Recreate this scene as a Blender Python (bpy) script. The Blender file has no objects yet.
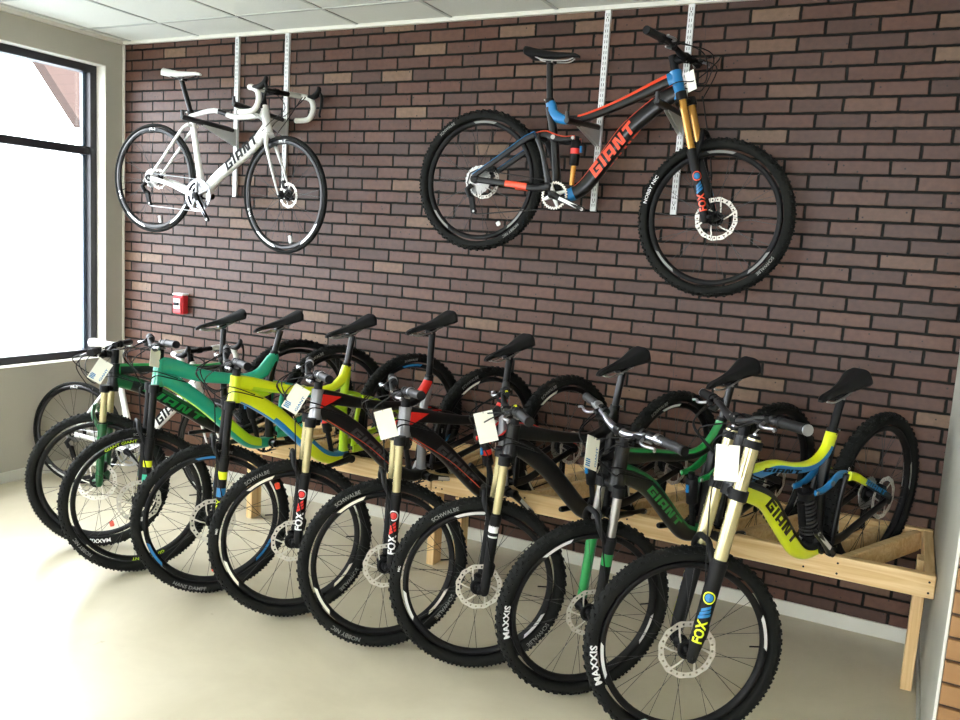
import bpy, bmesh, math, random
from mathutils import Vector, Matrix, Euler
random.seed(7)
PI = math.pi
C = bpy.context.scene.collection
sin, cos = math.sin, math.cos

# ------------------------------------------------------------------ materials
def mat(name, col, rough=.5, metal=0., coat=0., spec=.5, noise=0., nscale=40., bump=0.):
    m = bpy.data.materials.new(name); m.use_nodes = True
    nt = m.node_tree; b = nt.nodes['Principled BSDF']
    b.inputs['Base Color'].default_value = (*col, 1)
    b.inputs['Roughness'].default_value = rough
    b.inputs['Metallic'].default_value = metal
    b.inputs['Coat Weight'].default_value = coat
    b.inputs['Coat Roughness'].default_value = .08
    b.inputs['Specular IOR Level'].default_value = spec
    if noise or bump:
        tc = nt.nodes.new('ShaderNodeTexCoord'); n = nt.nodes.new('ShaderNodeTexNoise')
        n.inputs['Scale'].default_value = nscale; n.inputs['Detail'].default_value = 4
        nt.links.new(tc.outputs['Object'], n.inputs['Vector'])
        if noise:
            r = nt.nodes.new('ShaderNodeMapRange')
            r.inputs[1].default_value = .3; r.inputs[2].default_value = .7
            r.inputs[3].default_value = 1 - noise; r.inputs[4].default_value = 1 + noise
            nt.links.new(n.outputs['Fac'], r.inputs[0])
            mx = nt.nodes.new('ShaderNodeVectorMath'); mx.operation = 'SCALE'
            mx.inputs[0].default_value = col
            nt.links.new(r.outputs[0], mx.inputs['Scale']); nt.links.new(mx.outputs[0], b.inputs['Base Color'])
        if bump:
            bp = nt.nodes.new('ShaderNodeBump'); bp.inputs['Strength'].default_value = bump
            bp.inputs['Distance'].default_value = .002
            nt.links.new(n.outputs['Fac'], bp.inputs['Height']); nt.links.new(bp.outputs[0], b.inputs['Normal'])
    return m

def srgb(r, g, b):
    f = lambda c: (c/255/12.92 if c/255 <= .04045 else ((c/255+.055)/1.055)**2.4)
    return (f(r), f(g), f(b))

M = {}
M['rubber'] = mat('tyre_rubber', (.0085, .009, .008), .8, spec=.14, bump=.3, nscale=300)
M['black'] = mat('black_gloss_paint', (.005, .005, .0055), .32, coat=.06, spec=.35)
M['matte'] = mat('black_matte', (.006, .006, .0065), .55, spec=.2)
M['plastic'] = mat('black_plastic', (.007, .007, .007), .6, spec=.2)
M['foam'] = mat('grip_rubber', (.022, .022, .024), .6, spec=.35)
M['saddle'] = mat('saddle_cover', (.008, .008, .0085), .6, spec=.2, bump=.2, nscale=200)
M['steel'] = mat('brushed_steel', (.42, .41, .39), .38, 1.)
M['rotor'] = mat('rotor_steel', (.66, .63, .56), .45, .6)
M['alu'] = mat('silver_aluminium', (.42, .43, .46), .32, .95)
M['spoke'] = mat('spoke_black', (.03, .03, .03), .4, .5)
M['spoke_s'] = mat('spoke_steel', (.35, .35, .35), .35, .8)
M['silverp'] = mat('silver_grey_paint', (.26, .26, .27), .35, .5, coat=.2)
M['gold'] = mat('gold_stanchion', srgb(196, 184, 138), .25, .45, coat=.4)
M['amber'] = mat('amber_stanchion', srgb(196, 142, 62), .22, .5, coat=.4)
M['white'] = mat('white_paint', (.78, .78, .76), .3, coat=.4)
M['tape'] = mat('white_bar_tape', (.72, .71, .66), .6)
M['yellow'] = mat('fluorescent_yellow_paint', srgb(214, 226, 20), .3, coat=.5)
M['lime'] = mat('lime_paint', srgb(172, 208, 30), .3, coat=.5)
M['teal'] = mat('teal_paint', srgb(22, 150, 122), .3, coat=.5)
M['blue'] = mat('blue_paint', srgb(18, 116, 176), .3, coat=.5)
M['green'] = mat('green_paint', srgb(16, 130, 60), .3, coat=.5)
M['dgreen'] = mat('dark_green_paint', srgb(10, 84, 42), .3, coat=.5)
M['red'] = mat('red_paint', srgb(214, 34, 24), .35, coat=.4)
M['orange'] = mat('orange_red_paint', srgb(226, 72, 38), .35, coat=.4)
M['grey'] = mat('grey_print', (.20, .20, .19), .6)
M['wprint'] = mat('white_print', (.75, .75, .74), .5)
M['card'] = mat('tag_card', srgb(240, 238, 222), .6)
M['brass'] = mat('brass', (.7, .5, .18), .35, .9)
M['rail'] = mat('zinc_rail', (.72, .73, .72), .4, .25)
M['slot'] = mat('rail_slot_dark', (.08, .08, .08), .7)
M['framebk'] = mat('window_frame_black', (.012, .012, .016), .45)
M['framelit'] = mat('window_frame_side', (.10, .14, .18), .4)  # lit copy of the black frame, skylight painted into the tone
M['wallp'] = mat('wall_paint', srgb(172, 168, 154), .75, noise=.03, nscale=3, bump=.1)
M['wallw'] = mat('reveal_paint', srgb(205, 202, 190), .7)
M['part'] = mat('partition_paint', srgb(168, 167, 156), .6, noise=.06, nscale=4)
M['base'] = mat('baseboard_vinyl', srgb(205, 203, 190), .5, noise=.03, nscale=6)
M['ceil'] = mat('ceiling_tile', srgb(214, 215, 206), .85, noise=.02, nscale=90, bump=.15)
M['tbar'] = mat('ceiling_grid', srgb(176, 178, 172), .5)
M['edge'] = mat('partition_edge_trim', srgb(214, 212, 200), .5)
M['alarm_red'] = mat('alarm_red', srgb(206, 40, 48), .35)
M['groove'] = mat('slat_groove', srgb(60, 42, 26), .7)
M['snow'] = mat('outside_ground', (.36, .39, .40), .95, noise=.5, nscale=.9)
M['timber'] = mat('timber_brown', (.040, .019, .013), .8)
M['dprint'] = mat('charcoal_print', (.045, .045, .045), .5)
M['pad'] = mat('bracket_rubber', (.015, .015, .015), .45)

def wood(name, c1, c2, axis='X', scale=1.):
    m = bpy.data.materials.new(name); m.use_nodes = True; nt = m.node_tree; b = nt.nodes['Principled BSDF']
    tc = nt.nodes.new('ShaderNodeTexCoord'); mp = nt.nodes.new('ShaderNodeMapping')
    s = {'X': (.7, 14, 14), 'Y': (14, .7, 14), 'Z': (14, 14, .7)}[axis]
    mp.inputs['Scale'].default_value = [v*scale for v in s]
    n = nt.nodes.new('ShaderNodeTexNoise'); n.inputs['Scale'].default_value = 2.2
    n.inputs['Detail'].default_value = 5; n.inputs['Distortion'].default_value = 1.6
    r = nt.nodes.new('ShaderNodeValToRGB')
    r.color_ramp.elements[0].position = .3; r.color_ramp.elements[0].color = (*c2, 1)
    r.color_ramp.elements[1].position = .62; r.color_ramp.elements[1].color = (*c1, 1)
    nt.links.new(tc.outputs['Object'], mp.inputs[0]); nt.links.new(mp.outputs[0], n.inputs['Vector'])
    nt.links.new(n.outputs['Fac'], r.inputs[0]); nt.links.new(r.outputs[0], b.inputs['Base Color'])
    b.inputs['Roughness'].default_value = .55
    return m
PINE1, PINE2 = srgb(232, 202, 150), srgb(208, 168, 112)
for a in 'XYZ': M['pine'+a] = wood('pine_'+a, PINE1, PINE2, a)
M['maple'] = wood('slat_maple', srgb(146, 108, 66), srgb(141, 102, 61), 'X', .6)

BRICK_PH = 40.0
def brick_mat():
    m = bpy.data.materials.new('brick_panel'); m.use_nodes = True; nt = m.node_tree; N = nt.nodes; L = nt.links
    b = N['Principled BSDF']
    def mth(op, a, c=None, d=None):
        n = N.new('ShaderNodeMath'); n.operation = op
        for i, v in enumerate((a, c, d)):
            if v is None: continue
            if isinstance(v, (int, float)): n.inputs[i].default_value = v
            else: L.new(v, n.inputs[i])
        return n.outputs[0]
    tc = N.new('ShaderNodeTexCoord')
    nz = N.new('ShaderNodeTexNoise'); nz.inputs['Scale'].default_value = 22; nz.inputs['Detail'].default_value = 3
    L.new(tc.outputs['Object'], nz.inputs['Vector'])
    sp = N.new('ShaderNodeSeparateXYZ'); L.new(tc.outputs['Object'], sp.inputs[0])
    ns = N.new('ShaderNodeSeparateColor'); L.new(nz.outputs['Color'], ns.inputs[0])
    X = mth('ADD', sp.outputs[0], mth('MULTIPLY', mth('SUBTRACT', ns.outputs[0], .5), .007))
    Z = mth('ADD', sp.outputs[2], mth('MULTIPLY', mth('SUBTRACT', ns.outputs[1], .5), .006))
    H, W = .06668, .2033
    zr = mth('DIVIDE', mth('SUBTRACT', Z, 2.7239-.06668*60), H)
    row = mth('FLOOR', zr); zf = mth('FRACT', zr)
    par = mth('MULTIPLY', mth('MODULO', row, 2.), .5)
    X1 = mth('SUBTRACT', X, .183)
    xr = mth('ADD', mth('ADD', mth('MULTIPLY', X1, 5.0908), mth('MULTIPLY', mth('MULTIPLY', X1, X1), -.0592)), mth('ADD', par, BRICK_PH))
    col = mth('FLOOR', xr); xf = mth('FRACT', xr)
    dx = mth('MULTIPLY', mth('MINIMUM', xf, mth('SUBTRACT', 1., xf)), W)
    dz = mth('MULTIPLY', mth('MINIMUM', zf, mth('SUBTRACT', 1., zf)), H)
    d = mth('MINIMUM', dx, dz)
    fac = N.new('ShaderNodeMapRange'); fac.interpolation_type = 'SMOOTHSTEP'
    fac.inputs[1].default_value = .0040; fac.inputs[2].default_value = .0072
    L.new(d, fac.inputs[0])
    cv = N.new('ShaderNodeCombineXYZ'); L.new(row, cv.inputs[0]); L.new(col, cv.inputs[1])
    wn = N.new('ShaderNodeTexWhiteNoise'); wn.noise_dimensions = '3D'; L.new(cv.outputs[0], wn.inputs[0])
    rp = N.new('ShaderNodeValToRGB'); e = rp.color_ramp.elements
    cols = [(0, (60, 37, 27)), (.3, (80, 49, 35)), (.62, (69, 45, 35)), (.90, (87, 57, 42)), (.97, (106, 82, 63))]
    e[0].position = 0; e[0].color = (*srgb(*cols[0][1]), 1)
    e[1].position = cols[1][0]; e[1].color = (*srgb(*cols[1][1]), 1)
    for p, c in cols[2:]:
        q = e.new(p); q.color = (*srgb(*c), 1)
    rp.color_ramp.interpolation = 'LINEAR'
    L.new(wn.outputs[0], rp.inputs[0])
    n2 = N.new('ShaderNodeTexNoise'); n2.inputs['Scale'].default_value = 38; n2.inputs['Detail'].default_value = 6
    L.new(tc.outputs['Object'], n2.inputs['Vector'])
    mr = N.new('ShaderNodeMapRange'); mr.inputs[1].default_value = .3; mr.inputs[2].default_value = .7
    mr.inputs[3].default_value = .84; mr.inputs[4].default_value = 1.12
    L.new(n2.outputs['Fac'], mr.inputs[0])
    sc = N.new('ShaderNodeVectorMath'); sc.operation = 'SCALE'
    L.new(rp.outputs[0], sc.inputs[0]); L.new(mr.outputs[0], sc.inputs['Scale'])
    # dark pits in the brick faces
    vo = N.new('ShaderNodeTexVoronoi'); vo.inputs['Scale'].default_value = 22; L.new(tc.outputs['Object'], vo.inputs['Vector'])
    pit = N.new('ShaderNodeMapRange'); pit.inputs[1].default_value = .06; pit.inputs[2].default_value = .11
    L.new(vo.outputs['Distance'], pit.inputs[0])
    mx0 = N.new('ShaderNodeMix'); mx0.data_type = 'RGBA'; mx0.inputs[6].default_value = (*srgb(34, 25, 20), 1)
    L.new(pit.outputs[0], mx0.inputs[0]); L.new(sc.outputs[0], mx0.inputs[7])
    mx = N.new('ShaderNodeMix'); mx.data_type = 'RGBA'
    mx.inputs[6].default_value = (*srgb(26, 26, 23), 1)
    L.new(fac.outputs[0], mx.inputs[0]); L.new(mx0.outputs[2], mx.inputs[7])
    # seams between the 4 ft panels
    sx = mth('FRACT', mth('DIVIDE', mth('SUBTRACT', sp.outputs[0], .235-1.2198*2), 1.2198))
    se = mth('MULTIPLY', mth('MINIMUM', sx, mth('SUBTRACT', 1., sx)), 1.2198)
    sm = mth('LESS_THAN', se, .0012)
    mx2 = N.new('ShaderNodeMix'); mx2.data_type = 'RGBA'; mx2.inputs[7].default_value = (*srgb(40, 34, 32), 1)
    L.new(mth('MULTIPLY', sm, .7), mx2.inputs[0]); L.new(mx.outputs[2], mx2.inputs[6])
    L.new(mx2.outputs[2], b.inputs['Base Color'])
    b.inputs['Roughness'].default_value = .47; L.new(mth('ADD', mth('MULTIPLY', fac.outputs[0], .34), .06), b.inputs['Specular IOR Level'])
    hgt = mth('ADD', fac.outputs[0], mth('MULTIPLY', n2.outputs['Fac'], .25))
    bp = N.new('ShaderNodeBump'); bp.inputs['Strength'].default_value = .9; bp.inputs['Distance'].default_value = .006
    L.new(hgt, bp.inputs['Height']); L.new(bp.outputs[0], b.inputs['Normal'])
    return m
M['brick'] = brick_mat()

def floor_mat():
    m = bpy.data.materials.new('sealed_concrete'); m.use_nodes = True; nt = m.node_tree; N = nt.nodes; L = nt.links
    b = N['Principled BSDF']; tc = N.new('ShaderNodeTexCoord')
    n = N.new('ShaderNodeTexNoise'); n.inputs['Scale'].default_value = 1.4; n.inputs['Detail'].default_value = 6
    n.inputs['Roughness'].default_value = .6; n.inputs['Distortion'].default_value = .4
    L.new(tc.outputs['Object'], n.inputs['Vector'])
    r = N.new('ShaderNodeValToRGB')
    r.color_ramp.elements[0].position = .3; r.color_ramp.elements[0].color = (*srgb(186, 177, 152), 1)
    r.color_ramp.elements[1].position = .7; r.color_ramp.elements[1].color = (*srgb(208, 200, 176), 1)
    L.new(n.outputs['Fac'], r.inputs[0]); L.new(r.outputs[0], b.inputs['Base Color'])
    n2 = N.new('ShaderNodeTexNoise'); n2.inputs['Scale'].default_value = 9; n2.inputs['Detail'].default_value = 4
    L.new(tc.outputs['Object'], n2.inputs['Vector'])
    mr = N.new('ShaderNodeMapRange'); mr.inputs[3].default_value = .22; mr.inputs[4].default_value = .42
    L.new(n2.outputs['Fac'], mr.inputs[0]); L.new(mr.outputs[0], b.inputs['Roughness'])
    return m
M['floor'] = floor_mat()

def glass_mat():
    m = bpy.data.materials.new('clear_glass'); m.use_nodes = True; nt = m.node_tree
    nt.nodes.remove(nt.nodes['Principled BSDF'])
    o = nt.nodes['Material Output']; t = nt.nodes.new('ShaderNodeBsdfTransparent'); g = nt.nodes.new('ShaderNodeBsdfGlossy')
    g.inputs['Roughness'].default_value = .02; mx = nt.nodes.new('ShaderNodeMixShader'); mx.inputs[0].default_value = .06
    t.inputs[0].default_value = (.95, .95, .95, 1)
    nt.links.new(t.outputs[0], mx.inputs[1]); nt.links.new(g.outputs[0], mx.inputs[2]); nt.links.new(mx.outputs[0], o.inputs[0])
    return m
M['glass'] = glass_mat()

# ------------------------------------------------------------------ mesh builder
class MB:
    def __init__(s): s.v = []; s.f = []; s.m = []; s.mats = []; s.sm = []
    def mi(s, m):
        m = M[m] if isinstance(m, str) else m
        if m not in s.mats: s.mats.append(m)
        return s.mats.index(m)
    def add(s, vs, fs, m, smooth=False):
        o = len(s.v); s.v += [tuple(p) for p in vs]
        for i, f in enumerate(fs):
            s.f.append([o+a for a in f])
            s.m.append(s.mi(m[i] if isinstance(m, list) else m)); s.sm.append(smooth)
        return s
    def box(s, c, d, m, R=None, bev=0.):
        hx, hy, hz = d[0]/2, d[1]/2, d[2]/2
        if bev <= 0:
            vs = [Vector((x*hx, y*hy, z*hz)) for x in (-1, 1) for y in (-1, 1) for z in (-1, 1)]
            fs = [(0, 1, 3, 2), (4, 6, 7, 5), (0, 4, 5, 1), (2, 3, 7, 6), (0, 2, 6, 4), (1, 5, 7, 3)]
        else:
            # chamfered box: 24 verts
            vs = []; idx = {}
            for x in (-1, 1):
                for y in (-1, 1):
                    for z in (-1, 1):
                        for k in range(3):
                            p = [x*(hx-bev), y*(hy-bev), z*(hz-bev)]
                            p[k] = (x*hx, y*hy, z*hz)[k]
                            idx[(x, y, z, k)] = len(vs); vs.append(Vector(p))
            fs = []
            for k in range(3):
                a, b2 = [i for i in range(3) if i != k]
                for sg in (-1, 1):
                    q = []
                    for u, w in ((-1, -1), (1, -1), (1, 1), (-1, 1)):
                        t = [0, 0, 0]; t[k] = sg; t[a] = u; t[b2] = w; q.append(idx[(*t, k)])
                    fs.append(q)
            for k in range(3):
                a, b2 = [i for i in range(3) if i != k]
                for u in (-1, 1):
                    for w in (-1, 1):
                        q = []
                        for sg, kk in ((-1, a), (1, a), (1, b2), (-1, b2)):
                            t = [0, 0, 0]; t[k] = sg; t[a] = u; t[b2] = w; q.append(idx[(*t, kk)])
                        fs.append(q)
            for x in (-1, 1):
                for y in (-1, 1):
                    for z in (-1, 1): fs.append([idx[(x, y, z, k)] for k in range(3)])
        if R is not None: vs = [R @ p for p in vs]
        c = Vector(c)
        return s.add([p + c for p in vs], fs, m)
    def tube(s, pts, r, m, n=10, closed=False, smooth=True, ry=None):
        pts = [Vector(p) for p in pts]; k = len(pts)
        rs = r if isinstance(r, (list, tuple)) else [r]*k
        up = None; vs = []
        for i, p in enumerate(pts):
            a = pts[(i-1) % k] if (closed or i) else p; b = pts[(i+1) % k] if (closed or i < k-1) else p
            t = (b-a).normalized()
            if up is None:
                up = Vector((0, 1, 0)) if abs(t.y) < .9 else Vector((0, 0, 1))
            u = (up - t*up.dot(t)).normalized(); w = t.cross(u); up = u
            for j in range(n):
                an = 2*PI*j/n; vs.append(p + u*(cos(an)*rs[i]) + w*(sin(an)*rs[i]))
        fs = []
        for i in range(k if closed else k-1):
            for j in range(n):
                a = i*n+j; b = i*n+(j+1) % n; i2 = (i+1) % k
                fs.append((a, b, i2*n+(j+1) % n, i2*n+j))
        s.add(vs, fs, m, smooth)
        if not closed:
            s.add(vs[:n], [list(range(n))[::-1]], m); s.add(vs[-n:], [list(range(n))], m)
        return s
    def sweep(s, pts, hw, m, n=20, ex=2.6, y=0., sub=5):
        """superellipse section swept along a curve in the x-z plane; m = material or f(t, angle)"""
        P, HW = spline([(p[0], p[1]) for p in pts], hw, sub)
        k = len(P); vs = []; sg = 1 if P[-1][0] >= P[0][0] else -1
        for i in range(k):
            a = P[max(i-1, 0)]; b = P[min(i+1, k-1)]
            tx, tz = b[0]-a[0], b[1]-a[1]; l = math.hypot(tx, tz); nx, nz = -tz/l*sg, tx/l*sg
            h, w = HW[i]
            for j in range(n):
                an = 2*PI*j/n; c, q = cos(an), sin(an)
                e = 2/ex; uu = math.copysign(abs(c)**e, c)*h; vv = math.copysign(abs(q)**e, q)*w
                vs.append(Vector((P[i][0]+nx*uu, y+vv, P[i][1]+nz*uu)))
        fs = []; ms = []
        for i in range(k-1):
            for j in range(n):
                fs.append((i*n+j, i*n+(j+1) % n, (i+1)*n+(j+1) % n, (i+1)*n+j))
                ms.append(m((i+.5)/(k-1), (j+.5)/n*360) if callable(m) else m)
        s.add(vs, fs, ms, True)
        e0 = m(0, 0) if callable(m) else m; e1 = m(1, 0) if callable(m) else m
        s.add(vs[:n], [list(range(n))[::-1]], e0); s.add(vs[-n:], [list(range(n))], e1)
        return s
    def lathe(s, prof, m, n=48, closed=True, c=(0, 0, 0), smooth=True, a0=0., a1=2*PI):
        """profile [(r, y)] turned about the y axis"""
        full = abs(a1-a0-2*PI) < 1e-6; k = len(prof); vs = []; na = n if full else n+1
        for i in range(na):
            an = a0+(a1-a0)*i/n
            for r, y in prof: vs.append((c[0]+r*cos(an), c[1]+y, c[2]+r*sin(an)))
        fs = []
        for i in range(n):
            i2 = (i+1) % na
            for j in range(k if closed else k-1):
                j2 = (j+1) % k; fs.append((i*k+j, i*k+j2, i2*k+j2, i2*k+j))
        s.add(vs, fs, m, smooth)
        if not full and closed:
            s.add(vs[:k], [list(range(k))], m); s.add(vs[-k:], [list(range(k))[::-1]], m)
        return s
    def prism(s, poly, y0, y1, m):
        n = len(poly); vs = [(p[0], y0, p[1]) for p in poly]+[(p[0], y1, p[1]) for p in poly]
        fs = [list(range(n)), list(range(2*n-1, n-1, -1))]+[(i, n+i, n+(i+1) % n, (i+1) % n) for i in range(n)]
        return s.add(vs, fs, m)
    def disc(s, c, r, y0, y1, m, n=20):
        return s.prism([(c[0]+r*cos(2*PI*i/n), c[1]+r*sin(2*PI*i/n)) for i in range(n)], y0, y1, m)
    def ball(s, c, r, m, n=12, k=8, sc=(1, 1, 1)):
        vs = [(c[0], c[1], c[2]+r*sc[2])]
        for i in range(1, k):
            for j in range(n):
                a, b = PI*i/k, 2*PI*j/n
                vs.append((c[0]+r*sc[0]*sin(a)*cos(b), c[1]+r*sc[1]*sin(a)*sin(b), c[2]+r*sc[2]*cos(a)))
        vs.append((c[0], c[1], c[2]-r*sc[2])); fs = [(0, 1+j, 1+(j+1) % n) for j in range(n)]
        for i in range(k-2):
            for j in range(n): fs.append((1+i*n+j, 1+(i+1)*n+j, 1+(i+1)*n+(j+1) % n, 1+i*n+(j+1) % n))
        L = len(vs)-1; fs += [(L, 1+(k-2)*n+(j+1) % n, 1+(k-2)*n+j) for j in range(n)]
        return s.add(vs, fs, m, True)
    def mesh(s, name):
        me = bpy.data.meshes.new(name); me.from_pydata([tuple(v) for v in s.v], [], s.f)
        for m in s.mats: me.materials.append(m)
        me.polygons.foreach_set('material_index', s.m); me.polygons.foreach_set('use_smooth', s.sm)
        me.update(); return me
    def build(s, name, parent=None, mw=None):
        return link(name, s.mesh(name), parent, mw)

def link(name, me, parent=None, ml=None):
    o = bpy.data.objects.new(name, me); C.objects.link(o)
    if parent is not None: o.parent = parent
    if ml is not None: o.matrix_local = ml
    return o
def spline(pts, hw, sub):
    k = len(pts); P = []; H = []
    def cr(a, b, c, d, t): return .5*((2*b)+(-a+c)*t+(2*a-5*b+4*c-d)*t*t+(-a+3*b-3*c+d)*t**3)
    for i in range(k-1):
        q = [pts[max(i-1, 0)], pts[i], pts[i+1], pts[min(i+2, k-1)]]; g = [hw[max(i-1, 0)], hw[i], hw[i+1], hw[min(i+2, k-1)]]
        for j in range(sub):
            t = j/sub; P.append(tuple(cr(*[a[d] for a in q], t) for d in range(len(pts[0]))))
            H.append(tuple(cr(*[a[d] for a in g], t) for d in range(len(hw[0]))))
    P.append(tuple(pts[-1])); H.append(tuple(hw[-1])); return P, H
def smooth3(pts, sub=6):
    return spline(pts, [(0,)]*len(pts), sub)[0]
def thing(name, label, cat, loc=(0, 0, 0), group=None):
    o = bpy.data.objects.new(name, None); C.objects.link(o); o.empty_display_size = .1
    o.location = loc; o['label'] = label; o['category'] = cat
    if group: o['group'] = group
    return o
def tag(o, label, cat, group=None):
    o['label'] = label; o['category'] = cat
    if group: o['group'] = group
    return o
def struct(name, mb):
    o = mb.build(name); o['kind'] = 'structure'; return o

# ------------------------------------------------------------------ lettering
def logo_polys(word='GIANT', st=.24, wd=.82, gap=.2, sl=.18):
    """blocky squared letters as lists of quads in a unit-high strip"""
    L = {'G': [(0, 0, st, 1), (st, 1-st, wd, 1), (st, 0, wd, st), (wd-st, st, wd, .58), (wd*.5, .58-st*.8, wd-st, .58)],
         'I': [(0, 0, st, 1)],
         'A': [(0, 0, st, 1), (st, 1-st, wd, 1), (wd-st, 0, wd, 1-st), (st, .20, wd-st, .20+st*.75)],
         'N': [(0, 0, st, 1), (wd-st, 0, wd, 1)],
         'T': [(0, 1-st, wd, 1), (wd/2-st/2, 0, wd/2+st/2, 1-st)]}
    x = 0; out = []
    for ch in word:
        for a, b, c, d in L[ch]: out.append([(x+a+b*sl, b), (x+c+b*sl, b), (x+c+d*sl, d), (x+a+d*sl, d)])
        if ch == 'N': out.append([(x+wd-st+0*sl-st*.3, 0), (x+wd-st, 0), (x+st+sl*1+st*.3, 1), (x+st+sl, 1)]); out[-1] = [(x+wd-st-st*.55, 0), (x+wd-st+.02, 0), (x+st+sl+st*.55, 1), (x+st+sl-.02, 1)]
        x += (st if ch == 'I' else wd)+gap
    return out, x-gap+sl
def text_geo(body, bold=0.):
    cu = bpy.data.curves.new('t', 'FONT'); cu.body = body; cu.size = 1.; cu.offset = bold; cu.resolution_u = 2
    ob = bpy.data.objects.new('t', cu); me = bpy.data.meshes.new_from_object(ob)
    bm = bmesh.new(); bm.from_mesh(me); ys_ = [v.co.y for v in bm.verts]; xs_ = [v.co.x for v in bm.verts]
    lo, hi = min(ys_), max(ys_)
    for k in range(1, 7):
        bmesh.ops.bisect_plane(bm, geom=bm.verts[:]+bm.edges[:]+bm.faces[:], plane_co=(0, lo+(hi-lo)*k/7, 0), plane_no=(0, 1, 0))
    x = min(xs_)+.5
    while x < max(xs_):
        bmesh.ops.bisect_plane(bm, geom=bm.verts[:]+bm.edges[:]+bm.faces[:], plane_co=(x, 0, 0), plane_no=(1, 0, 0)); x += .5
    bm.to_mesh(me); bm.free()
    vs = [(v.co.x, v.co.y) for v in me.vertices]; fs = [list(p.vertices) for p in me.polygons]
    bpy.data.objects.remove(ob); bpy.data.meshes.remove(me); bpy.data.curves.remove(cu)
    x0 = min(v[0] for v in vs); x1 = max(v[0] for v in vs); y0 = min(v[1] for v in vs); y1 = max(v[1] for v in vs)
    return [((v[0]-x0)/(y1-y0), (v[1]-y0)/(y1-y0)) for v in vs], fs, (x1-x0)/(y1-y0)
TG = {}
def tg(body, bold=.012):
    if body not in TG: TG[body] = text_geo(body, bold)
    return TG[body]
def plane_text(mb, geo, fn, m):
    vs, fs, w = geo; mb.add([fn(x, y) for x, y in vs], fs, m)
def logo_on_line(mb, a, b, hh, ysurf, m, side, word='GIANT', th=.0012, t0=.2, t1=.8):
    """squared lettering along a line a->b in the x-z plane of the frame, on side +1 / -1"""
    P, W = logo_polys(word); a = Vector(a); b = Vector(b); d = b-a; a2 = a+d*t0; d = d*(t1-t0); l = d.length
    ux = d/l; uz = Vector((-ux.y, ux.x))*(-side if abs(side) == 1 else 1); sc = l/W
    for q in P:
        pts = [a2+ux*(p[0]*sc)+uz*((p[1]-.5)*2*hh) for p in q]
        y0, y1 = ysurf*side, (ysurf+th)*side
        mb.prism([(p.x, p.y) for p in (pts if side > 0 else pts[::-1])], min(y0, y1), max(y0, y1), m)

# ------------------------------------------------------------------ wheel meshes
def tyre_mesh(R, r, knob=True):
    mb = MB(); tr = R-r-(.004 if knob else 0); rr = r-.001
    prof = []
    for i in range(18):
        a = math.radians(-215+250*i/17 + 90-0)  # open towards the hub
        a = math.radians(-125+250*i/17)
        prof.append((tr+rr*cos(a), rr*sin(a)))
    # inner closure
    mb.lathe(prof, 'rubber', 72)
    if knob:
        n = 62; kh = .0045
        rows = [(math.radians(9), .0085, .011, 0), (math.radians(-9), .0085, .011, 0),
                (math.radians(40), .010, .009, .5), (math.radians(-40), .010, .009, .5),
                (math.radians(62), .011, .007, 0), (math.radians(-62), .011, .007, 0)]
        for i in range(n):
            for a, ln, wd, ph in rows:
                th = 2*PI*(i+ph)/n; c, q = cos(th), sin(th)
                ra = Vector((c, 0, q)); ta = Vector((-q, 0, c)); ya = Vector((0, 1, 0))
                nn = ra*cos(a)+ya*sin(a); ww = -ra*sin(a)+ya*cos(a)
                base = ra*tr+nn*(rr-.001); l = ln*(.8 if i % 2 else 1.05)
                vs = []
                for hgt, f in ((0, 1.), (kh+.001, .8)):
                    for u, w in ((-1, -1), (1, -1), (1, 1), (-1, 1)):
                        vs.append(base+nn*hgt+ta*(u*l/2*f)+ww*(w*wd/2*f))
                mb.add(vs, [(4, 5, 6, 7), (0, 1, 5, 4), (1, 2, 6, 5), (2, 3, 7, 6), (3, 0, 4, 7)], 'rubber')
    return mb.mesh('tyre')
def rim_mesh(ro, depth, w, m, hubm, hw, stripe=None):
    mb = MB(); ri = ro-depth
    mb.lathe([(ro, -w), (ro+.001, -w+.002), (ro-.004, 0), (ro+.001, w-.002), (ro, w), (ro-depth*.45, w*.98), (ri+.003, w*.55), (ri, 0), (ri+.003, -w*.55), (ro-depth*.45, -w*.98)], m, 72)
    # hub shell, flanges and end caps
    mb.lathe([(.009, -hw), (.009, hw), (.012, hw-.004), (.012, hw*.62), (.026, hw*.6), (.026, hw*.52), (.014, hw*.45), (.014, -hw*.45), (.026, -hw*.52), (.026, -hw*.6), (.012, -hw*.62), (.012, -hw+.004)], hubm, 20)
    return mb.mesh('wheel')
def spoke_meshes(ri, hw, m):
    out = []
    for side in (1, -1):
        for dirn in (1, -1):
            a = math.radians(68)*dirn; p0 = (.024*cos(a), side*hw*.56, .024*sin(a)); d = math.radians(3*dirn)
            p1 = (ri*cos(d), side*.003, ri*sin(d))
            mb = MB(); mb.tube([p0, p1], .00105, m, 5, smooth=False); out.append(mb.mesh('spoke'))
    return out
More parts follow.
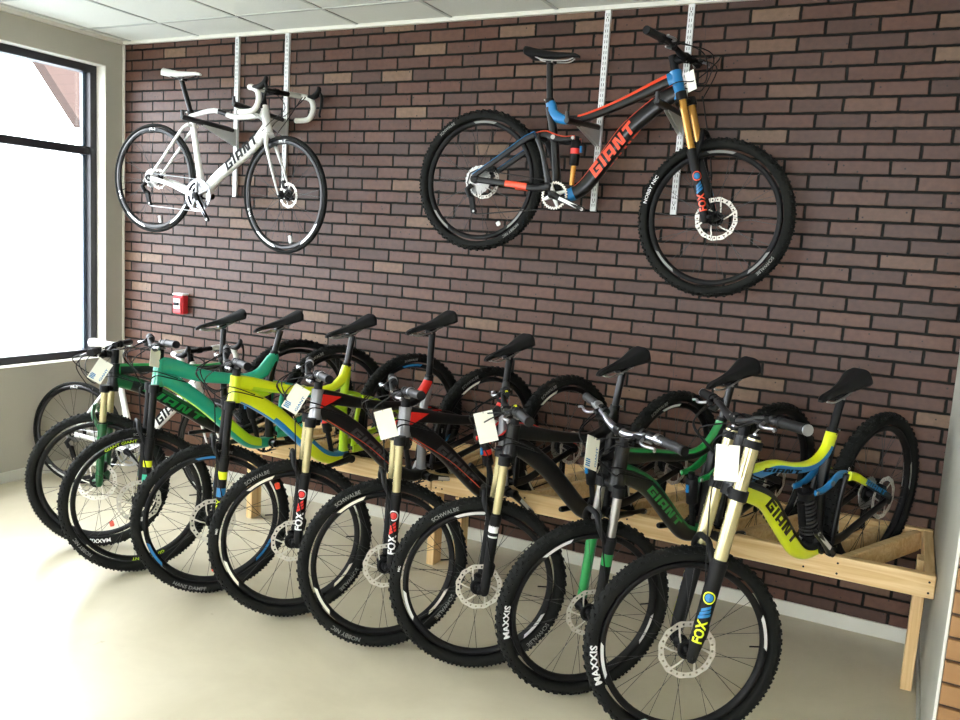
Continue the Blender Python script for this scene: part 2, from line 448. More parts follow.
def rotor_mesh(r, m='rotor'):
    mb = MB(); n = 72; t = .0009
    bands = [(r*.80, r*.85), (r*.85, r*.93), (r*.93, r)]
    for bi, (a, b) in enumerate(bands):
        for i in range(n):
            if bi == 1 and i % 3 == 1: continue
            w = .0016*cos(i*PI/3) if bi == 2 else 0; w2 = .0016*cos((i+1)*PI/3) if bi == 2 else 0
            t0, t1 = 2*PI*i/n, 2*PI*(i+1)/n
            mb.prism([(a*cos(t0), a*sin(t0)), ((b+w)*cos(t0), (b+w)*sin(t0)), ((b+w2)*cos(t1), (b+w2)*sin(t1)), (a*cos(t1), a*sin(t1))], -t, t, m)
    for i in range(6):
        a0 = 2*PI*i/6
        P = [(.030, a0-.10), (.030, a0+.10), (r*.55, a0+.36), (r*.82, a0+.52), (r*.82, a0+.42), (r*.55, a0+.24)]
        mb.prism([(q*cos(a), q*sin(a)) for q, a in P], -t, t, m)
    mb.lathe([(.020, -.003), (.034, -.003), (.034, .0025), (.020, .0025)], 'matte', 24)
    return mb.mesh('brake_rotor')
def cassette_mesh(rmax, n=8, m='steel'):
    mb = MB()
    for i in range(n):
        r = rmax*(1-i/n*.68); y = -.022-i*.0036; k = max(12, int(r*300))
        poly = []
        for j in range(k*2):
            rr = r if j % 2 else r-.004; a = 2*PI*j/(k*2); poly.append((rr*cos(a), rr*sin(a)))
        # toothed ring, drawn as a rim and a narrower carrier
        for j in range(len(poly)):
            a, b = poly[j], poly[(j+1) % len(poly)]; f = .8 if i < n-2 else .4
            mb.prism([(a[0]*f, a[1]*f), a, b, (b[0]*f, b[1]*f)], y-.001, y+.001, m)
    mb.lathe([(.012, -.052), (.020, -.052), (rmax*.55, -.022), (.012, -.022)], 'matte', 20)
    return mb.mesh('cassette')

CACHE = {}
def cached(key, fn):
    if key not in CACHE: CACHE[key] = fn()
    return CACHE[key]

def tyre_text(mb, word, th, r0, hgt, ysurf, side, m, outward=True, bold=.012, wide=1.):
    geo = tg(word, bold); W = geo[2]*wide; span = W*hgt/(r0+hgt/2); th = math.radians(th)
    s = 1 if side > 0 else -1
    def fn(x, y):
        x *= wide
        if outward: a = th + s*(x/W-.5)*span; r = r0+y*hgt
        else: a = th - s*(x/W-.5)*span; r = r0+(1-y)*hgt
        return (r*cos(a), side*ysurf(r), r*sin(a))
    mb2 = MB(); plane_text(mb2, geo, fn, m)
    mb.add(mb2.v, mb2.f, m)

def make_wheel(parent, ml, R, kind, rear, cfg):
    """wheel part (rim and hub) with tyre, spokes, rotor and lettering as its sub-parts"""
    mtb = kind != 'road'
    if mtb:
        ro, dep, w, hw = R-.058, .022, .0145, .050 if not rear else .060
        rimm, hubm, spm = 'matte', 'matte', 'spoke'; r = .0285
    else:
        ro, dep, w, hw = R-.024, .026, .0105, .046 if not rear else .055
        rimm, hubm, spm = cfg.get('rim', 'black'), 'matte', 'spoke'; r = .0130
    wh = link('wheel', cached(('rim', round(R, 3), kind, rear, rimm), lambda: rim_mesh(ro, dep, w, rimm, hubm, hw)), parent, ml)
    link('tyre', cached(('tyre', round(R, 3), kind), lambda: tyre_mesh(R, r, mtb)), wh)
    sp = cached(('sp', round(R, 3), kind, rear), lambda: spoke_meshes(ro-dep+.001, hw, spm))
    n = 28 if mtb else 24
    for i in range(n):
        o = link('spoke', sp[(i % 4)], wh); o.rotation_euler = (0, -2*PI*i/n, 0)
    rr = cfg.get('rotor', .090 if mtb else .072)
    if rear: rr -= .01
    o = link('brake_rotor', cached(('rot', rr), lambda: rotor_mesh(rr)), wh); o.location = (0, hw*.74, 0)
    o['label'] = 'silver slotted brake rotor'
    if rear:
        cr = .072 if mtb else .058
        link('cassette', cached(('cas', cr), lambda: cassette_mesh(cr)), wh)
    # lettering on the tyre side walls, rim graphics
    tc = R-r-(.004 if mtb else 0)
    ys = (lambda q: math.sqrt(max((r-.001)**2-(q-tc)**2, 1e-6))+.0006)
    sides = (1, -1)
    tx = cfg.get('rear_text' if rear else 'front_text', [])
    po = cfg.get('po', 0.)
    for word, th, hgt, outw, cm, r0 in tx:
        for s in sides:
            mb = MB(); tyre_text(mb, word, (th if s == cfg['side'] else 180-th)+po, R-r0, hgt, ys, s, cm, outw, .03 if cm == 'wprint' else .012, 1.15 if cm == 'wprint' else 1.)
            o = mb.build('tyre_lettering', wh); o['label'] = ('white' if cm == 'wprint' else 'grey')+' lettering on the tyre'
    rg = cfg.get('rim_graphic')
    if rg:
        cm, angs, ln = rg
        for a in angs:
            a += po
            a0, a1 = math.radians(a-ln/2), math.radians(a+ln/2)
            for s in sides:
                mb = MB()
                ra, rb = ro-.001, ro-dep*.55
                y = w*1.0+.0008
                vs = []; k = 10
                for i in range(k+1):
                    t = a0+(a1-a0)*i/k; tt = a0+(a1-a0)*(i/k*.8+.1)
                    vs += [(ra*cos(t), s*y, ra*sin(t)), (rb*cos(tt), s*y, rb*sin(tt))]
                mb.add(vs, [(2*i, 2*i+1, 2*i+3, 2*i+2) for i in range(k)], cm)
                o = mb.build('rim_graphic', wh); o['label'] = {'blue': 'blue', 'grey': 'grey'}.get(cm, 'pale')+' patch on the rim'
    rt = cfg.get('rim_text')
    if rt and not (rear and mtb):
        word, cm, angs, hgt = rt
        for a in angs:
            for s in sides:
                mb = MB(); tyre_text(mb, word, a+po, ro-dep*.5-hgt*.5+.003, hgt, (lambda q: w+.0009), s, cm, True, .02, 1.25)
                mb.build('rim_lettering', wh)
    rf = cfg.get('reflector')
    if rf and (rear in rf[2]):
        mb = MB(); cm, a, _ = rf[0], rf[1], rf[2]; a = math.radians(a+po)
        c = Vector(((ro-dep-.03)*cos(a), 0, (ro-dep-.03)*sin(a)))
        R3 = Matrix.Rotation(-a+PI/2*rf[3], 3, 'Y')
        mb.box(c, (rf[4], .012, .022), cm, R3, .004)
        o = mb.build('reflector', wh); o['label'] = M[cm].name.split('_')[0]+' wheel reflector'
    # valve
    mb = MB(); a = math.radians(cfg.get('valve', 200)); q = ro-dep
    mb.tube([(q*cos(a), 0, q*sin(a)), ((q-.035)*cos(a), 0, (q-.035)*sin(a))], .003, 'matte', 8)
    mb.build('valve', wh)
    return wh

# ------------------------------------------------------------------ bicycle parts
def saddle(root, g, cm='saddle', tilt=0., railm='steel', w=.068):
    x0, z0 = g['sx'], g['sz']; mb = MB(); n = 18; k = 15; vs = []
    for i in range(n+1):
        t = i/n; x = x0+.140-.275*t
        hwd = .017+(w-.017)*(max(0, (t-.30)/.70)**1.25 if t > .3 else 0)
        if t < .06: hwd *= .55+.45*(t/.06)
        if t > .9: hwd *= 1-.35*((t-.9)/.1)**2
        zt = z0-.003*sin(t*PI)+.010*max(0, t-.6)/.4-.010*max(0, .08-t)/.08
        dep = .016+.028*min(1, t*1.15)**1.3
        if t > .95 or t < .03: dep *= .7
        for j in range(k):
            u = -1+2*j/(k-1); a = u*PI/2*1.05
            vs.append((x, hwd*sin(a)/sin(PI/2*1.05)*(1 if abs(u) < .99 else .98), zt-dep*(1-cos(a))**1.2+tilt*(.5-t)*-.03 - .004*cos(u*PI/2)**8))
    fs = []
    for i in range(n):
        for j in range(k-1): fs.append((i*k+j, i*k+j+1, (i+1)*k+j+1, (i+1)*k+j))
        fs.append((i*k+k-1, i*k, (i+1)*k, (i+1)*k+k-1))
    mb.add(vs, fs, cm, True); mb.add(vs[:k], [list(range(k))], cm); mb.add(vs[-k:], [list(range(k))[::-1]], cm)
    o = mb.build('saddle', root)
    for s in (1, -1):
        mb = MB()
        mb.tube(smooth3([(x0+.115, s*.012, z0-.028), (x0+.07, s*.020, z0-.046), (x0-.05, s*.022, z0-.047), (x0-.10, s*.035, z0-.022)]), .0035, railm, 8)
        mb.build('saddle_rail', o)
    return o
def seatpost(root, g, top, m='black', r=.0155, seat=None):
    mb = MB(); x0, z0 = g['sx'], g['sz']
    mb.tube([top, (x0-.004, 0, z0-.062)], r, m, 14)
    mb.box((x0, 0, z0-.050), (.045, .040, .018), m, None, .004)
    mb.tube([(x0+.015, -.024, z0-.056), (x0+.015, .024, z0-.056)], .004, 'steel', 8)
    mb.build('seatpost', root)
    mb = MB(); t = Vector(top); d = (Vector((x0, 0, z0-.06))-t).normalized()
    mb.tube([t-d*.004, t+d*.016], r+.0055, 'matte', 14); mb.tube([t+d*.006+Vector((-.02, -.02, 0)), t+d*.006+Vector((-.02, .02, 0))], .004, 'steel', 8)
    mb.build('seat_clamp', root)
def crankset(root, g, angL, arm='black', armcap=None, ringm='steel', rr=.066, rings=1, L=.172, q=.072):
    bb = Vector((g['cs'], 0, g['bbh']))
    mb = MB(); mb.tube([bb+Vector((0, -q, 0)), bb+Vector((0, q, 0))], .015, 'matte', 14)
    mb.tube([bb+Vector((0, -.040, 0)), bb+Vector((0, .040, 0))], .023, 'black', 18); mb.build('bottom_bracket', root)
    mb = MB()
    for k in range(rings):
        r = rr-(.026*k); y = -.046+.009*k; n = int(r*2*PI/.0127*1.0); poly = []
        for j in range(n*4):
            a = 2*PI*j/(n*4); q2 = r+(.003 if j % 4 in (0, 1) else -.002); poly.append((q2*cos(a), q2*sin(a)))
        for j in range(len(poly)):
            a, b = poly[j], poly[(j+1) % len(poly)]; f = .86
            mb.prism([(bb.x+a[0]*f, bb.z+a[1]*f), (bb.x+a[0], bb.z+a[1]), (bb.x+b[0], bb.z+b[1]), (bb.x+b[0]*f, bb.z+b[1]*f)], y-.0016, y+.0016, ringm)
    for j in range(4 if rings == 1 else 5):
        a = 2*PI*j/(4 if rings == 1 else 5)+.5; d = Vector((cos(a), 0, sin(a)))
        mb.tube([bb+Vector((0, -.052, 0))+d*.01, bb+Vector((0, -.047, 0))+d*(rr*.9)], [.013, .007], armcap or 'matte', 8)
    mb.build('chainring', root)
    for s, an in ((1, angL), (-1, angL+180)):
        a = math.radians(an); d = Vector((cos(a), 0, sin(a))); p = bb+Vector((0, s*q, 0)); mb = MB()
        mb.tube([p-d*.004, p+d*.03, p+d*(L*.6)+Vector((0, s*.006, 0)), p+d*L+Vector((0, s*.008, 0)), p+d*(L+.012)+Vector((0, s*.008, 0))], [.020, .015, .0115, .013, .009], arm, 12)
        if armcap:
            mb.box(p+d*(L*.55)+Vector((0, s*.015, 0)), (L*.6, .005, .016), armcap, Matrix.Rotation(-a, 3, 'Y'), .001)
        mb.tube([p+Vector((0, -s*.012, 0)), p+Vector((0, s*.012, 0))], .019, arm, 16)
        mb.tube([p+d*L+Vector((0, s*.0, 0)), p+d*L+Vector((0, s*.020, 0))], .008, 'steel', 10)
        o = mb.build('crank_arm', root)
def drivetrain(root, g, rr, dm='matte', cm='spoke_s', cr=.05):
    R = g['R']; bb = (g['cs'], g['bbh']); jx, jz = -.012, R-.088; lx, lz = .020, R-.155
    for y in (-.040,):
        mb = MB()
        mb.tube([(jx-.002, -.05, R-.03), (jx-.018, -.062, R-.055), (jx, -.055, jz)], [.012, .014, .012], dm, 10)
        mb.prism([(jx-.016, jz+.012), (jx+.014, jz+.010), (lx+.012, lz-.010), (lx-.012, lz-.012)], -.050, -.047, dm)
        mb.prism([(jx-.016, jz+.012), (jx+.014, jz+.010), (lx+.012, lz-.010), (lx-.012, lz-.012)], -.037, -.034, dm)
        for c in ((jx, jz), (lx, lz)): mb.disc(c, .013, -.046, -.038, 'plastic', 12)
        mb.tube([(lx, -.052, lz), (lx, -.033, lz)], .006, 'steel', 8)
        mb.build('rear_derailleur', root)
    mb = MB(); y = -.043
    up = [(bb[0]-.01, y, bb[1]+rr), (0.0, y, R+cr)]
    pts = [(bb[0]-.01, y, bb[1]+rr)]
    for k in range(7):
        a = PI/2-PI*k/6; pts.append((bb[0]+rr*cos(a), y, bb[1]+rr*sin(a)))
    pts += [(bb[0]-.01, y, bb[1]-rr), (lx+.01, y-.002, lz-.014), (lx-.012, y, lz-.004), (jx+.004, y, jz), (-.014, y, jz+.016), (-.045, y, R-.02), (-cr*.8, y, R+cr*.5), (-.0, y, R+cr)]
    mb.tube(pts, .0032, cm, 6, closed=True, smooth=False)
    mb.build('chain', root)

def steer_frame(g):
    ha = math.radians(g['ha']); u = Vector((-cos(ha), 0, sin(ha))); f = Vector((sin(ha), 0, cos(ha)))
    fa = Vector((g['wb'], 0, g['R'])); P0 = fa-f*g['rake']
    return u, f, fa, P0
def leg_text(mb, body, axis0, u, s0, hgt, r, phi, m, f, bold=.02, length=None):
    """text running up a fork leg, letters wrapped round the tube; phi from forward towards the left"""
    geo = tg(body, bold); sc = (length/geo[2]) if length else hgt
    def fn(x, y):
        a = phi-(y-.5)*hgt/r; d = f*cos(a)+Vector((0, 1, 0))*sin(a)
        return axis0+u*(s0+x*sc)+d*(r+.0007)
    mb2 = MB(); plane_text(mb2, geo, fn, m); mb.add(mb2.v, mb2.f, m)
def leg_patch(mb, axis0, u, f, s0, s1, r, p0, p1, m, n=10, skew=0.):
    vs = []
    for i in range(n+1):
        a = p0+(p1-p0)*i/n; d = f*cos(a)+Vector((0, 1, 0))*sin(a); k = skew*(i/n-.5)
        vs += [axis0+u*(s0+k)+d*(r+.0006), axis0+u*(s1+k)+d*(r+.0006)]
    mb.add(vs, [(2*i, 2*i+1, 2*i+3, 2*i+2) for i in range(n)], m)
def leg_ring(mb, axis0, u, f, s0, rad, wid, r, phi, m):
    vs = []; n = 20
    for i in range(n):
        t = 2*PI*i/n
        for q in (rad, max(rad-wid, 0)):
            a = phi+q*cos(t)/r; d = f*cos(a)+Vector((0, 1, 0))*sin(a); vs.append(axis0+u*(s0+q*sin(t))+d*(r+.0009))
    mb.add(vs, [(2*i, 2*i+1, 2*((i+1) % n)+1, 2*((i+1) % n)) for i in range(n)], m)

def sus_fork(root, S, g, cfg):
    u, f, fa, P0 = steer_frame(g); ac = g['ac']; sy = .066; dbl = cfg.get('double'); rk = g['rake']
    if dbl:
        sy = .088; hh = P0+u*(ac+g['hl']); u = (hh-fa).normalized(); f = Vector((u.z, 0, -u.x)); rk = .004
    fl = fa if dbl else fa-f*.020
    if not dbl: rk -= .020
    low, stn, crn = cfg.get('lower', 'matte'), cfg.get('stan', 'gold'), cfg.get('crown', 'matte')
    off = f*g['rake']     # legs run through the axle
    ls = .30 if not dbl else .33; rl, rs = (.0205, .0165) if not dbl else (.0265, .0235)
    top = ac-.012 if not dbl else ac+g['hl']+.01
    mb = MB()
    for s in (1, -1):
        A = fl+Vector((0, s*sy, 0))
        pts = [A-u*.022, A-u*.012, A+u*.02, A+u*.06, A+u*(ls-.05), A+u*(ls-.012), A+u*ls]
        mb.tube(pts, [.010, .017, .019, rl-.002, rl, rl+.003, rl+.003], low if not callable(low) else low(s), 16)
        mb.tube([A+u*ls, A+u*(ls+.008)], rs+.004, 'plastic', 16)
        mb.tube([A+Vector((0, -s*.004, 0))+u*.010, fa+Vector((0, s*(sy-.006), 0))], [.017, .014], low if not callable(low) else low(s), 12)
        mb.box(fa+Vector((0, s*(sy-.012), 0)), (.028, .016, .030), low if not callable(low) else low(s), None, .004)
    # arch over the tyre
    zt = g['R']+.016
    pts = [fl+Vector((0, sy, 0))+u*(ls-.045), fa+u*(zt-.035)+f*.026+Vector((0, sy*.93, 0)), fa+u*(zt+.008)+f*.032+Vector((0, sy*.5, 0)), fa+u*(zt+.012)+f*.033, fa+u*(zt+.008)+f*.032+Vector((0, -sy*.5, 0)), fa+u*(zt-.035)+f*.026+Vector((0, -sy*.93, 0)), fl+Vector((0, -sy, 0))+u*(ls-.045)]
    mb.tube(smooth3(pts, 4), .0105, low if not callable(low) else low(1), 10)
    fk = mb.build('fork', root, S)
    for s in (1, -1):
        A = fl+Vector((0, s*sy, 0)); mb = MB()
        mb.tube([A+u*(ls-.01), A+u*(top)], rs, stn, 18)
        o = mb.build('stanchion', fk)
        if stn in ('gold', 'amber'): o['label'] = 'gold coated stanchion'
        mb = MB(); mb.tube([A+u*(top-.002), A+u*(top+.010)], [rs*.85, rs*.75], cfg.get('cap', 'blue') if s > 0 else 'matte', 14)
        mb.tube([A+u*(top+.008), A+u*(top+.016)], .008, 'alu', 10); mb.build('top_cap', fk)
    mb = MB()
    def crown(sv, th):
        c = fl+u*sv
        for s in (1, -1):
            A = c+Vector((0, s*sy, 0)); mb.tube([A-u*th/2, A+u*th/2], rs+.007, crn, 18)
        B = c-f*rk
        pts = [c+Vector((0, sy, 0)), (c+B)/2+Vector((0, sy*.45, 0)), B, (c+B)/2-Vector((0, sy*.45, 0)), c-Vector((0, sy, 0))]
        mb.tube(smooth3(pts, 4), th*.42, crn, 12)
        mb.tube([B-u*th*.5, B+u*th*.5], .026, crn, 18)
    if dbl:
        crown(ac-.012, .036); crown(ac+g['hl']-.010, .026)
    else: crown(ac-.012, .036)
    mb.build('fork_crown', fk)
    # brake caliper on the left leg
    mb = MB(); A = fl+Vector((0, sy, 0))
    c = fa-f*.030+u*.075+Vector((0, .045, 0)); mb.box(c, (.034, .034, .055), 'matte', Matrix.Rotation(math.radians(-30), 3, 'Y'), .006)
    mb.box(c+Vector((-.004, .012, .006)), (.028, .018, .030), 'plastic', Matrix.Rotation(math.radians(-30), 3, 'Y'), .004)
    mb.tube([A-f*.012+u*.05, c], .007, 'matte', 8); mb.build('brake_caliper', fk)
    mb = MB(); mb.tube([fa+Vector((0, -sy-.022, 0)), fa+Vector((0, sy+.022, 0))], .0075, 'matte', 12); mb.build('axle', fk)
    # decals on the outer sides of the lower legs
    dc = cfg.get('fork_decal')
    if dc:
        phi0 = math.radians(cfg.get('phi', 68))
        for s in (1, -1):
            A = fl+Vector((0, s*sy, 0)); ph = phi0 if s > 0 else -phi0; r = rl
            def dec(c, fn):
                m_ = MB(); fn(m_); o = m_.build('fork_decal', fk)
                o['label'] = {'wprint': 'white', 'rail': 'silver'}.get(c, c)+' fork decal'
            if dc[0] == 'fox':
                c1, c2 = dc[1], dc[2]; b0 = dc[3] if len(dc) > 3 else .06
                dec(c1, lambda m_: leg_text(m_, 'FOX', A, u, b0, .036, r, ph, c1, f, .045, .078))
                for k in range(3):
                    dec(c2, lambda m_: leg_patch(m_, A, u, f, b0+.086+.013*k, b0+.0965+.013*k, r, ph-.75+.1*k, ph+.75-.1*k, c2, skew=.018))
                dec(c1, lambda m_: leg_ring(m_, A, u, f, b0+.155, .021, .0045, r, ph, c1))
                dec(c2, lambda m_: leg_ring(m_, A, u, f, b0+.155, .0135, .0135, r, ph, c2))
            elif dc[0] == 'band':
                for (s0, s1, c) in dc[1]: dec(c, lambda m_: leg_patch(m_, A, u, f, s0, s1, r, ph-1.3, ph+1.3, c))
                if len(dc) > 2:
                    w_, c_, s0_, ln_ = dc[2]; dec(c_, lambda m_: leg_text(m_, w_, A, u, s0_, .030, r+.0003, ph, c_, f, .03, ln_))
    return fk

def flat_bar(root, S, g, cfg):
    u, f, fa, P0 = steer_frame(g); htop = P0+u*(g['ac']+g['hl'])
    c = htop+u*.05+Vector((g['stem'], 0, .018)); bw = g['bw']
    sp = cfg.get('spacer', .03)
    mb = MB(); mb.tube([htop, htop+u*.075], .0185, 'matte', 16); mb.tube([htop+u*.05, c], [.017, .019], 'matte', 12)
    mb.box(c, (.034, .052, .040), 'matte', None, .007)
    for yy in (-.017, .017): mb.tube([c+Vector((.012, yy, -.02)), c+Vector((.012, yy, .02))], .003, 'steel', 6)
    st = mb.build('stem', root, S)
    bm = cfg.get('bar', 'matte')
    half = [(.0, 0, 0), (.0, .045, 0), (-.004, .09, .006), (-.012, .15, .022), (-.020, .21, .026), (-.038, bw-.06, .024), (-.046, bw, .022)]
    pts = [(c.x+a, -b, c.z+d) for a, b, d in half[::-1]]+[(c.x+a, b, c.z+d) for a, b, d in half[1:]]
    pts = smooth3(pts, 4); mb = MB()
    rs = [.0155 if abs(p[1]) < .05 else .0155-.0045*min(1, (abs(p[1])-.05)/.08) for p in pts]
    mb.tube(pts, rs, bm, 12); bar = mb.build('handlebar', root, S)
    if bm == 'alu': bar['label'] = 'silver handlebar'
    for s in (1, -1):
        e = Vector((c.x-.046, s*bw, c.z+.022)); q = Vector((c.x-.032, s*(bw-.135), c.z+.025)); d = (e-q).normalized()
        gm = cfg.get('grip', 'foam'); mb = MB(); pp = []; rr = []
        for i in range(24):
            t = i/23; pp.append(q+(e-q)*t); rr.append(.0158+(.0012 if i % 2 else 0)+(.002 if i in (0, 1, 22) else 0))
        mb.tube(pp, rr, gm, 14); mb.tube([e-d*.006, e+d*.004], .0172, cfg.get('gripend', 'matte'), 14)
        mb.tube([q-d*.008, q+d*.008], .019, cfg.get('clamp', 'matte'), 14)
        mb.build('grip', bar)
        k = q-d*.045; fw = f*cos(.5)+Vector((0, 0, -1))*sin(.5)*0-u*.35
        fw = (f-u*.45).normalized(); mb = MB()
        mb.tube([k-d*.012, k+d*.012], .0155, 'matte', 12)
        mb.tube([k, k+fw*.030-d*.008, k+fw*.036-d*.045], [.010, .011, .008], cfg.get('lever_body', 'matte'), 10)
        lv = smooth3([k+fw*.030, k+fw*.052+d*.02, k+fw*.058+d*.055, k+fw*.050+d*.095, k+fw*.062+d*.110], 4)
        mb.tube(lv, [.0058-.0018*abs(i/len(lv)-.2) for i in range(len(lv))], cfg.get('lever', 'alu'), 8)
        mb.build('brake_lever', bar)
        mb = MB(); k2 = q-d*.085
        mb.tube([k2-d*.008, k2+d*.008], .0145, 'matte', 10); mb.tube([k2-u*.008, k2-u*.028+f*.012, k2-u*.030+f*.03+d*.02], [.013, .012, .006], 'plastic', 8)
        mb.tube([k2-u*.024, k2-u*.026+d*.045-f*.006], [.007, .004], 'steel', 8)
        if cfg.get('yelmark', False): mb.box(k2+u*.013, (.012, .016, .006), 'yellow', None, .001)
        mb.build('shifter', bar)
    # hoses and cables
    def cab(pts, name='cable', m='plastic', r=.0026):
        mb = MB(); mb.tube(smooth3(pts, 7), r, m, 6); o = mb.build(name, root, S); return o
    kL = Vector((c.x-.02, bw-.20, c.z+.02)); kR = Vector((c.x-.02, -(bw-.20), c.z+.02))
    fr = c+Vector((.10, 0, -.02))
    leg = fa+Vector((0, .066, 0))
    cab([kL+f*.03, c+Vector((.12, .09, -.02)), c+Vector((.11, .02, -.16)), P0+u*(g['ac']-.03)+f*.085+Vector((0, .045, 0)), leg+u*.26+f*.012+Vector((0, .020, 0)), leg+u*.14-f*.018+Vector((0, .024, 0)), fa-f*.03+u*.10+Vector((0, .055, 0))], 'brake_hose')
    dt = P0+u*(g['ac']+.02)-f*.06
    cab([kR+f*.03, c+Vector((.115, -.10, .0)), c+Vector((.10, .03, -.09)), P0+u*(g['ac']+.07)+f*.028+Vector((0, .045, 0)), dt+Vector((-.03, .045, .01))], 'brake_hose')
    cab([kR+f*.01, c+Vector((.135, -.05, .01)), c+Vector((.085, .055, -.12)), P0+u*(g['ac']+.05)+f*.01+Vector((0, .048, 0)), dt+Vector((-.06, .04, -.02))], 'gear_cable')
    cab([kL+f*.01, c+Vector((.14, .04, .02)), c+Vector((.09, -.06, -.10)), P0+u*(g['ac']+.06)+f*.005-Vector((0, .046, 0)), dt+Vector((-.05, -.042, -.01))], 'gear_cable')
    return bar

def vsplit(lo, hi):
    """two-tone section: lo below, hi above (angle 0 is the upper side)"""
    return lambda t, a: hi if (a < 90 or a > 270) else lo

def full_sus(root, g, cf):
    u, f, fa, P0 = steer_frame(g); hb = P0+u*g['ac']; ht = P0+u*(g['ac']+g['hl'])
    cen = lambda k: (hb+(ht-hb)*k)
    mx = min(max(g['sx']+.075, .245), .300); mz = .745
    tt, dtc, ms = cf['tt'], cf['dt'], cf.get('mast', cf['tt'])
    mb = MB()
    hm = cf.get('head', cf.get('headm', 'black'))
    mb.tube([hb-u*.004, hb+u*.02, ht-u*.015, ht+u*.004], [.031, .028, .026, .027], hm, 24)
    s1 = cen(cf.get('k1', .78)); s2 = cen(cf.get('k2', .28))
    tth = cf.get('tth', 1.)
    mb.sweep([(s1.x, s1.z), (s1.x-.07, s1.z-.038), (.66, .800), (.55, .742), (.46, .704), (.385, .694), (.325, .712), (mx+.01, .745), (mx-.004, mz+.022)],
             [(.034*tth, .024), (.030*tth, .022), (.024*tth, .019), (.021*tth, .018), (.020*tth, .018), (.022*tth, .018), (.027*tth, .019), (.025*tth, .020), (.021, .0205)], tt, 24)
    mb.sweep([(s2.x-.0, s2.z), (s2.x-.055, s2.z-.040), (.715, .690), (.650, .575), (.590, .460), (.545, .390), (.490, .352), (.420, .335)],
             [(.036, .026), (.038, .027), (.037, .028), (.036, .028), (.035, .028), (.034, .030), (.030, .032), (.024, .034)], dtc, 24)
    # brace behind the head tube
    mb.sweep([(mx, .742), (.355, .60), (.395, .46), (.425, .36)], [(.019, .019), (.019, .019), (.019, .020), (.022, .026)], cf.get('st', 'black'), 16)
    fr = mb.build('frame', root)
    # rear triangle
    R = g['R']; sw = MB(); sm, cm = cf.get('ss', 'black'), cf.get('cs', 'black')
    for s in (1, -1):
        sw.sweep([(-.006, R+.012), (.08, R+.085), (.17, .515), (.24, .575), (.285, .600)], [(.013, .006), (.014, .007), (.014, .008), (.016, .009), (.018, .009)], sm, 12, 3., s*.068)
        sw.sweep([(-.006, R-.002), (.10, R+.0), (.22, R+.004), (.33, .355), (.405, .375)], [(.015, .006), (.015, .007), (.016, .008), (.018, .009), (.020, .010)], cm, 12, 3., s*.062)
        sw.sweep([(.285, .600), (.335, .52), (.395, .385)], [(.014, .007), (.012, .007), (.016, .008)], cf.get('sv', 'black'), 12, 3., s*.058)
        sw.disc((0, R), .020, s*.066-.005, s*.066+.005, 'matte', 16)
    sw.tube([(.290, -.068, .598), (.290, .068, .598)], .011, sm if isinstance(sm, str) else 'black', 10); sw.tube([(.40, -.06, .375), (.40, .06, .375)], .012, 'black', 10)
    sw.build('swingarm', root)
    lk = MB(); lm = cf.get('link', 'black')
    for s in (1, -1):
        lk.sweep([(.270, .595), (.32, .612), (.37, .602), (.42, .600), (.475, .612)], [(.014, .006), (.017, .006), (.018, .006), (.014, .006), (.011, .005)], lm, 12, 3., s*.044)
        for p, q in (((.288, .600), .010), ((.368, .602), .011), ((.468, .610), .008)): lk.disc(p, q, s*.05-.003, s*.05+.003, 'steel', 12)
    lk.build('rocker_link', root)
    sh = MB()
    a, b = Vector((.468, 0, .612)), Vector((.462 if cf.get('coil') else .490, 0, .385))
    d = (b-a).normalized()
    sh.tube([a-d*.012, a+d*.02], .013, 'matte', 12); sh.tube([b-d*.02, b+d*.012], .012, 'matte', 12)
    if cf.get('coil'):
        sh.tube([a+d*.01, a+d*.05], .030, 'matte', 18); sh.tube([a+d*.04, b-d*.02], .016, 'matte', 14)
        sh.tube([b-d*.035, b-d*.025], .034, 'matte', 18)
        sh.tube([a+d*.02+Vector((.035, 0, -.02)), a+d*.12+Vector((.035, 0, -.02))], .014, 'matte', 12)
    else:
        sh.tube([a+d*.008, a+d*.012, a+d*.12, a+d*.125], [.018, .0235, .0235, .017], 'matte', 18)
        sh.tube([a+d*.12, b-d*.012], .0125, cf.get('shockrod', 'matte'), 14)
        if cf.get('shockmark'): sh.tube([a+d*.045, a+d*.07], .0238, cf['shockmark'], 18)
        sh.tube([a+d*.03+Vector((.025, 0, 0)), a+d*.06+Vector((.028, 0, 0))], .007, 'blue', 8)
    so = sh.build('rear_shock', root)
    if cf.get('coil'):
        mb = MB(); pts = []
        up = Vector((0, 1, 0)); w = d.cross(up); n = 9*14; a2 = a+d*.045; L = (b-d*.03-a2).length
        for i in range(n+1):
            t = i/n; an = 2*PI*9*t; pts.append(a2+d*(L*t)+up*(.030*cos(an))+w*(.030*sin(an)))
        mb.tube(pts, .0055, cf.get('spring', 'matte'), 8); mb.build('coil_spring', so)
    mb = MB(); c = Vector((.03, .052, R+.062)); mb.box(c, (.045, .028, .032), 'matte', Matrix.Rotation(math.radians(-40), 3, 'Y'), .006)
    mb.build('rear_brake_caliper', root)
    return fr, (mx-.004, 0, mz+.02), s2

